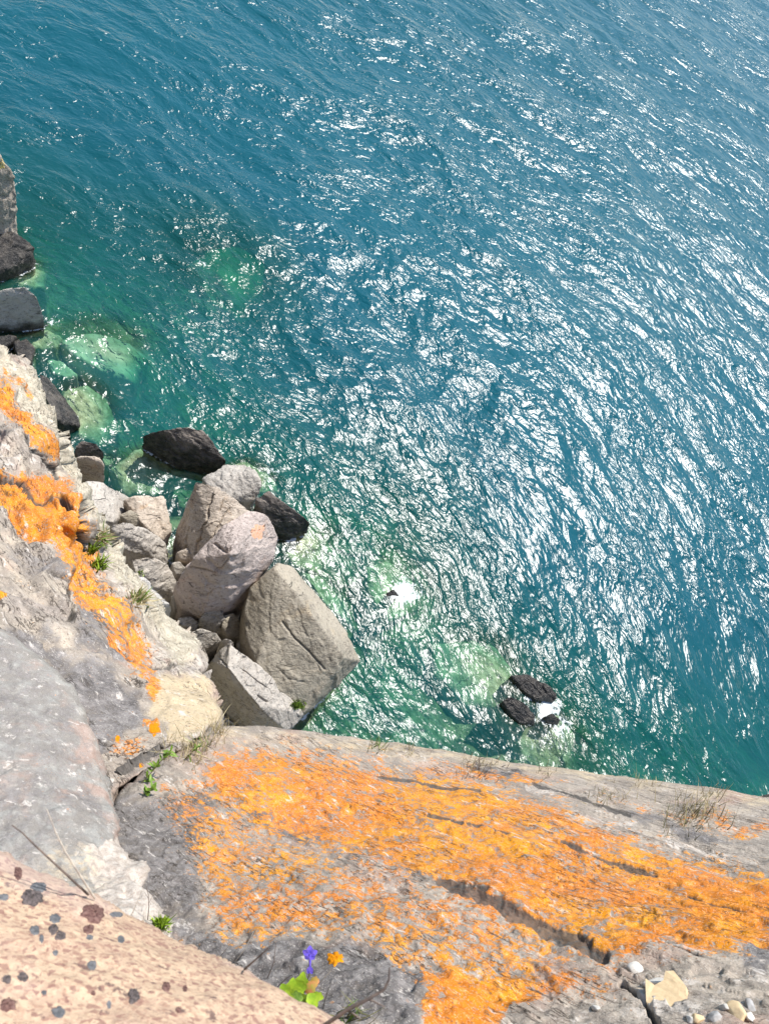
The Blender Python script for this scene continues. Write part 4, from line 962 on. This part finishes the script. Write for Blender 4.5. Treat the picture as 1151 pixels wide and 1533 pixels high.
for (x, y, rx, ry, mt, rot) in ((48, 1345, 20, 13, m_crust, 0), (58, 1330, 14, 9, m_crust2, .1), (27, 1308, 7, 11, m_crust3, -.2), (4, 1344, 12, 6, m_crust2, .3), (82, 1376, 10, 8, m_crust2, 0), (80, 1392, 9, 9, m_crust, 0), (90, 1402, 9, 8, m_crust, .4),
                                (52, 1393, 8, 8, m_crust2, 0), (140, 1368, 19, 15, m_crust3, .3), (130, 1362, 7, 6, m_crust3, 0), (132, 1392, 10, 8, m_crust3, 0), (134, 1404, 6, 5, m_crust2, 0), (175, 1370, 12, 5, m_crust2, -.3), (138, 1446, 8, 8, m_crust2, .2),
                                (34, 1464, 9, 8, m_crust, 0), (10, 1467, 8, 7, m_crust, 0), (11, 1506, 14, 11, m_crust3, .2), (88, 1516, 12, 9, m_crust2, 0), (200, 1492, 10, 13, m_crust, .1), (249, 1478, 7, 8, m_crust3, 0), (277, 1481, 4, 6, m_crust3, 0),
                                (163, 1505, 4, 7, m_crust2, 0), (83, 1427, 5, 5, m_crust2, 0), (66, 1487, 5, 4, m_crust2, -.5), (267, 1513, 5, 5, m_crust3, .6), (62, 1406, 4, 7, m_crust2, .6), (181, 1407, 6, 6, m_crust2, 0), (140, 1488, 4, 4, m_crust3, 0)):
    crust(x, y, rx, ry, mt, 'pink_rock', pink, hgt=.22 if mt is not m_crust2 else .12, rough=.28)

# pebbles on the pale ledge, bottom right
def pebble(px, py, rx, ry, mat, label, name='pebble', flat=.5, sd=0):
    h = hit(px, py, ['cliff_slab']); D, Fc = ico(4); sc = h[2] / F; n = h[1]
    u = Vector(XI.tolist()); u = (u - n * u.dot(n)).normalized(); v = n.cross(u)
    rs = np.random.RandomState(sd + 3); pn = rs.normal(size=(13, 3)); pn /= np.linalg.norm(pn, axis=1, keepdims=True); pd = rs.uniform(.72, 1.0, 13)
    r = np.minimum(1.15, (np.maximum(0, D @ pn.T / pd) ** 16).sum(1) ** (-1 / 16)) + .03 * fbm(D * 3, 3)
    q = D * r[:, None]; sy = 1.15
    V = np.outer(q[:, 0] * rx * sc, np.array(u)) + np.outer(q[:, 1] * ry * sc * sy, np.array(v)) + np.outer(q[:, 2] * min(rx, ry) * sc * flat, np.array(n))
    p0 = h[0] + n * (min(rx, ry) * sc * flat * .15)
    return link(name, make_mesh(name, V, Fc, mat), label=label, cat='pebble', loc=p0)
def plate(pts, mat, label, th=.012):
    c0 = hit(sum(p[0] for p in pts) / len(pts), sum(p[1] for p in pts) / len(pts), ['cliff_slab']); n = c0[1]; sp = []
    hs = [hit(x, y, ['cliff_slab']) for x, y in pts]; n = (sum((h[1] for h in hs), Vector()).normalized() - Vector(rays([pts[0][0]], [pts[0][1]])[0].tolist()) * .8).normalized()
    sp = [h[0].copy() for h in hs]; m0 = sum(sp, Vector()) / len(sp)
    for q in sp: q -= n * (q - m0).dot(n) * .7
    cen = sum(sp, Vector()) / len(sp); b = bmesh.new()
    lo = [b.verts.new(q - n * .02) for q in sp]; hi = [b.verts.new(q + n * th * random.uniform(.8, 1.1)) for q in sp]; N = len(sp)
    for k in range(N): b.faces.new((lo[k], lo[(k + 1) % N], hi[(k + 1) % N], hi[k]))
    f = b.faces.new(hi); bmesh.ops.triangulate(b, faces=[f]); bmesh.ops.subdivide_edges(b, edges=b.edges[:], cuts=2, use_grid_fill=True); bmesh.ops.triangulate(b, faces=b.faces[:])
    b.verts.ensure_lookup_table(); V = np.array([v.co[:] for v in b.verts]); Fc = [[v.index for v in f.verts] for f in b.faces]; b.free()
    V = V + .0015 * np.c_[fbm(V * 60, 2), fbm(V * 60 + 5, 2), fbm(V * 60 + 9, 2)]
    return link('stone', make_mesh('stone', V - np.array(c0[0]), Fc, mat, False), label=label, cat='stone', loc=c0[0])
plate([(974, 1482), (986, 1487), (1000, 1483), (1006, 1474), (1018, 1474), (1030, 1484), (1028, 1500), (1012, 1524), (990, 1531), (976, 1520), (968, 1502)], m_tanpeb, 'largest tan stone with a notch, stuck in the pale ledge at bottom right')
pebble(982, 1476, 15, 9, m_peb, 'smooth whitish pebble touching the top of the big tan stone', sd=2, flat=.8)
pebble(952, 1452, 10, 8, m_peb, 'white pebble up the ledge below the orange lichen', sd=3, flat=.8)
pebble(964, 1496, 8, 12, m_gpeb, 'grey pebble in the crack left of the big tan stone', sd=4, flat=.8)
pebble(1104, 1518, 11, 15, m_tanpeb, 'round tan pebble second in size, toward the right corner', sd=5, flat=.8)
pebble(1084, 1511, 6, 8, m_peb, 'bluish white pebble left of the round tan one', sd=6, flat=.8)
pebble(1070, 1524, 8, 7, m_gpeb, 'grey pebble with dark rim under the bluish white one', sd=7, flat=.8)
pebble(1123, 1508, 5, 7, m_gpeb, 'thin grey pebble right of the round tan one', sd=8, flat=.8)
pebble(1122, 1524, 5, 6, m_peb, 'pale pebble nearest the bottom right corner', sd=9, flat=.8)
pebble(1044, 1527, 7, 7, m_tanpeb, 'small tan pebble on the bottom edge beside a white one', sd=10, flat=.8)
pebble(1034, 1529, 5, 7, m_peb, 'small white pebble on the bottom edge next to the big tan stone', sd=11, flat=.8)
pebble(892, 1512, 5, 9, m_peb, 'thin upright pale flake on the ledge left of the crack', sd=12, flat=.8)
pebble(14, 917, 9, 9, m_white, 'round white stone on the grey step at the left edge', sd=13) if False else None

m_salmon = plain('salmon_lichen', (.62, .30, .17), (.55, .36, .27), .95, 25, .01, .1)
m_ylw = plain('yellow_lichen', (.72, .50, .14), (.62, .50, .30), .95, 12, .01, .1)
def crust_on(ob, px, py, rx, ry, mat, **k):
    o = crust(px, py, rx, ry, mat, ob.name, ob, **k)
    if o: o.matrix_parent_inverse = Matrix.Translation(-Vector(ob.location))
crust_on(b2, 386, 794, 13, 11, m_salmon, hgt=.03, rough=.5)
crust_on(oc_, 3, 246, 6, 8, m_ylw, hgt=.05, rough=.5)

GR_ = {'boulder': 'boulders piled at the foot of the cliff', 'rock': 'rocks along the foot of the ridge and the waterline', 'stone': 'stones wedged in the gaps', 'reef_rock': 'black rocks of the reef',
       'submerged_rock': 'rocks under the water', 'pebble': 'pebbles in the pale ledge', 'grass_tuft': 'grass tufts on the cliff', 'cushion_plant': 'plants on the ridge', 'moss_clump': 'moss clumps', 'twig': 'dry twigs and stalks', 'leafy_sprig': 'green sprigs in the crevice'}
for o in bpy.data.objects:
    b = o.name.split('.')[0]
    if o.parent is None and b in GR_: o['group'] = GR_[b]
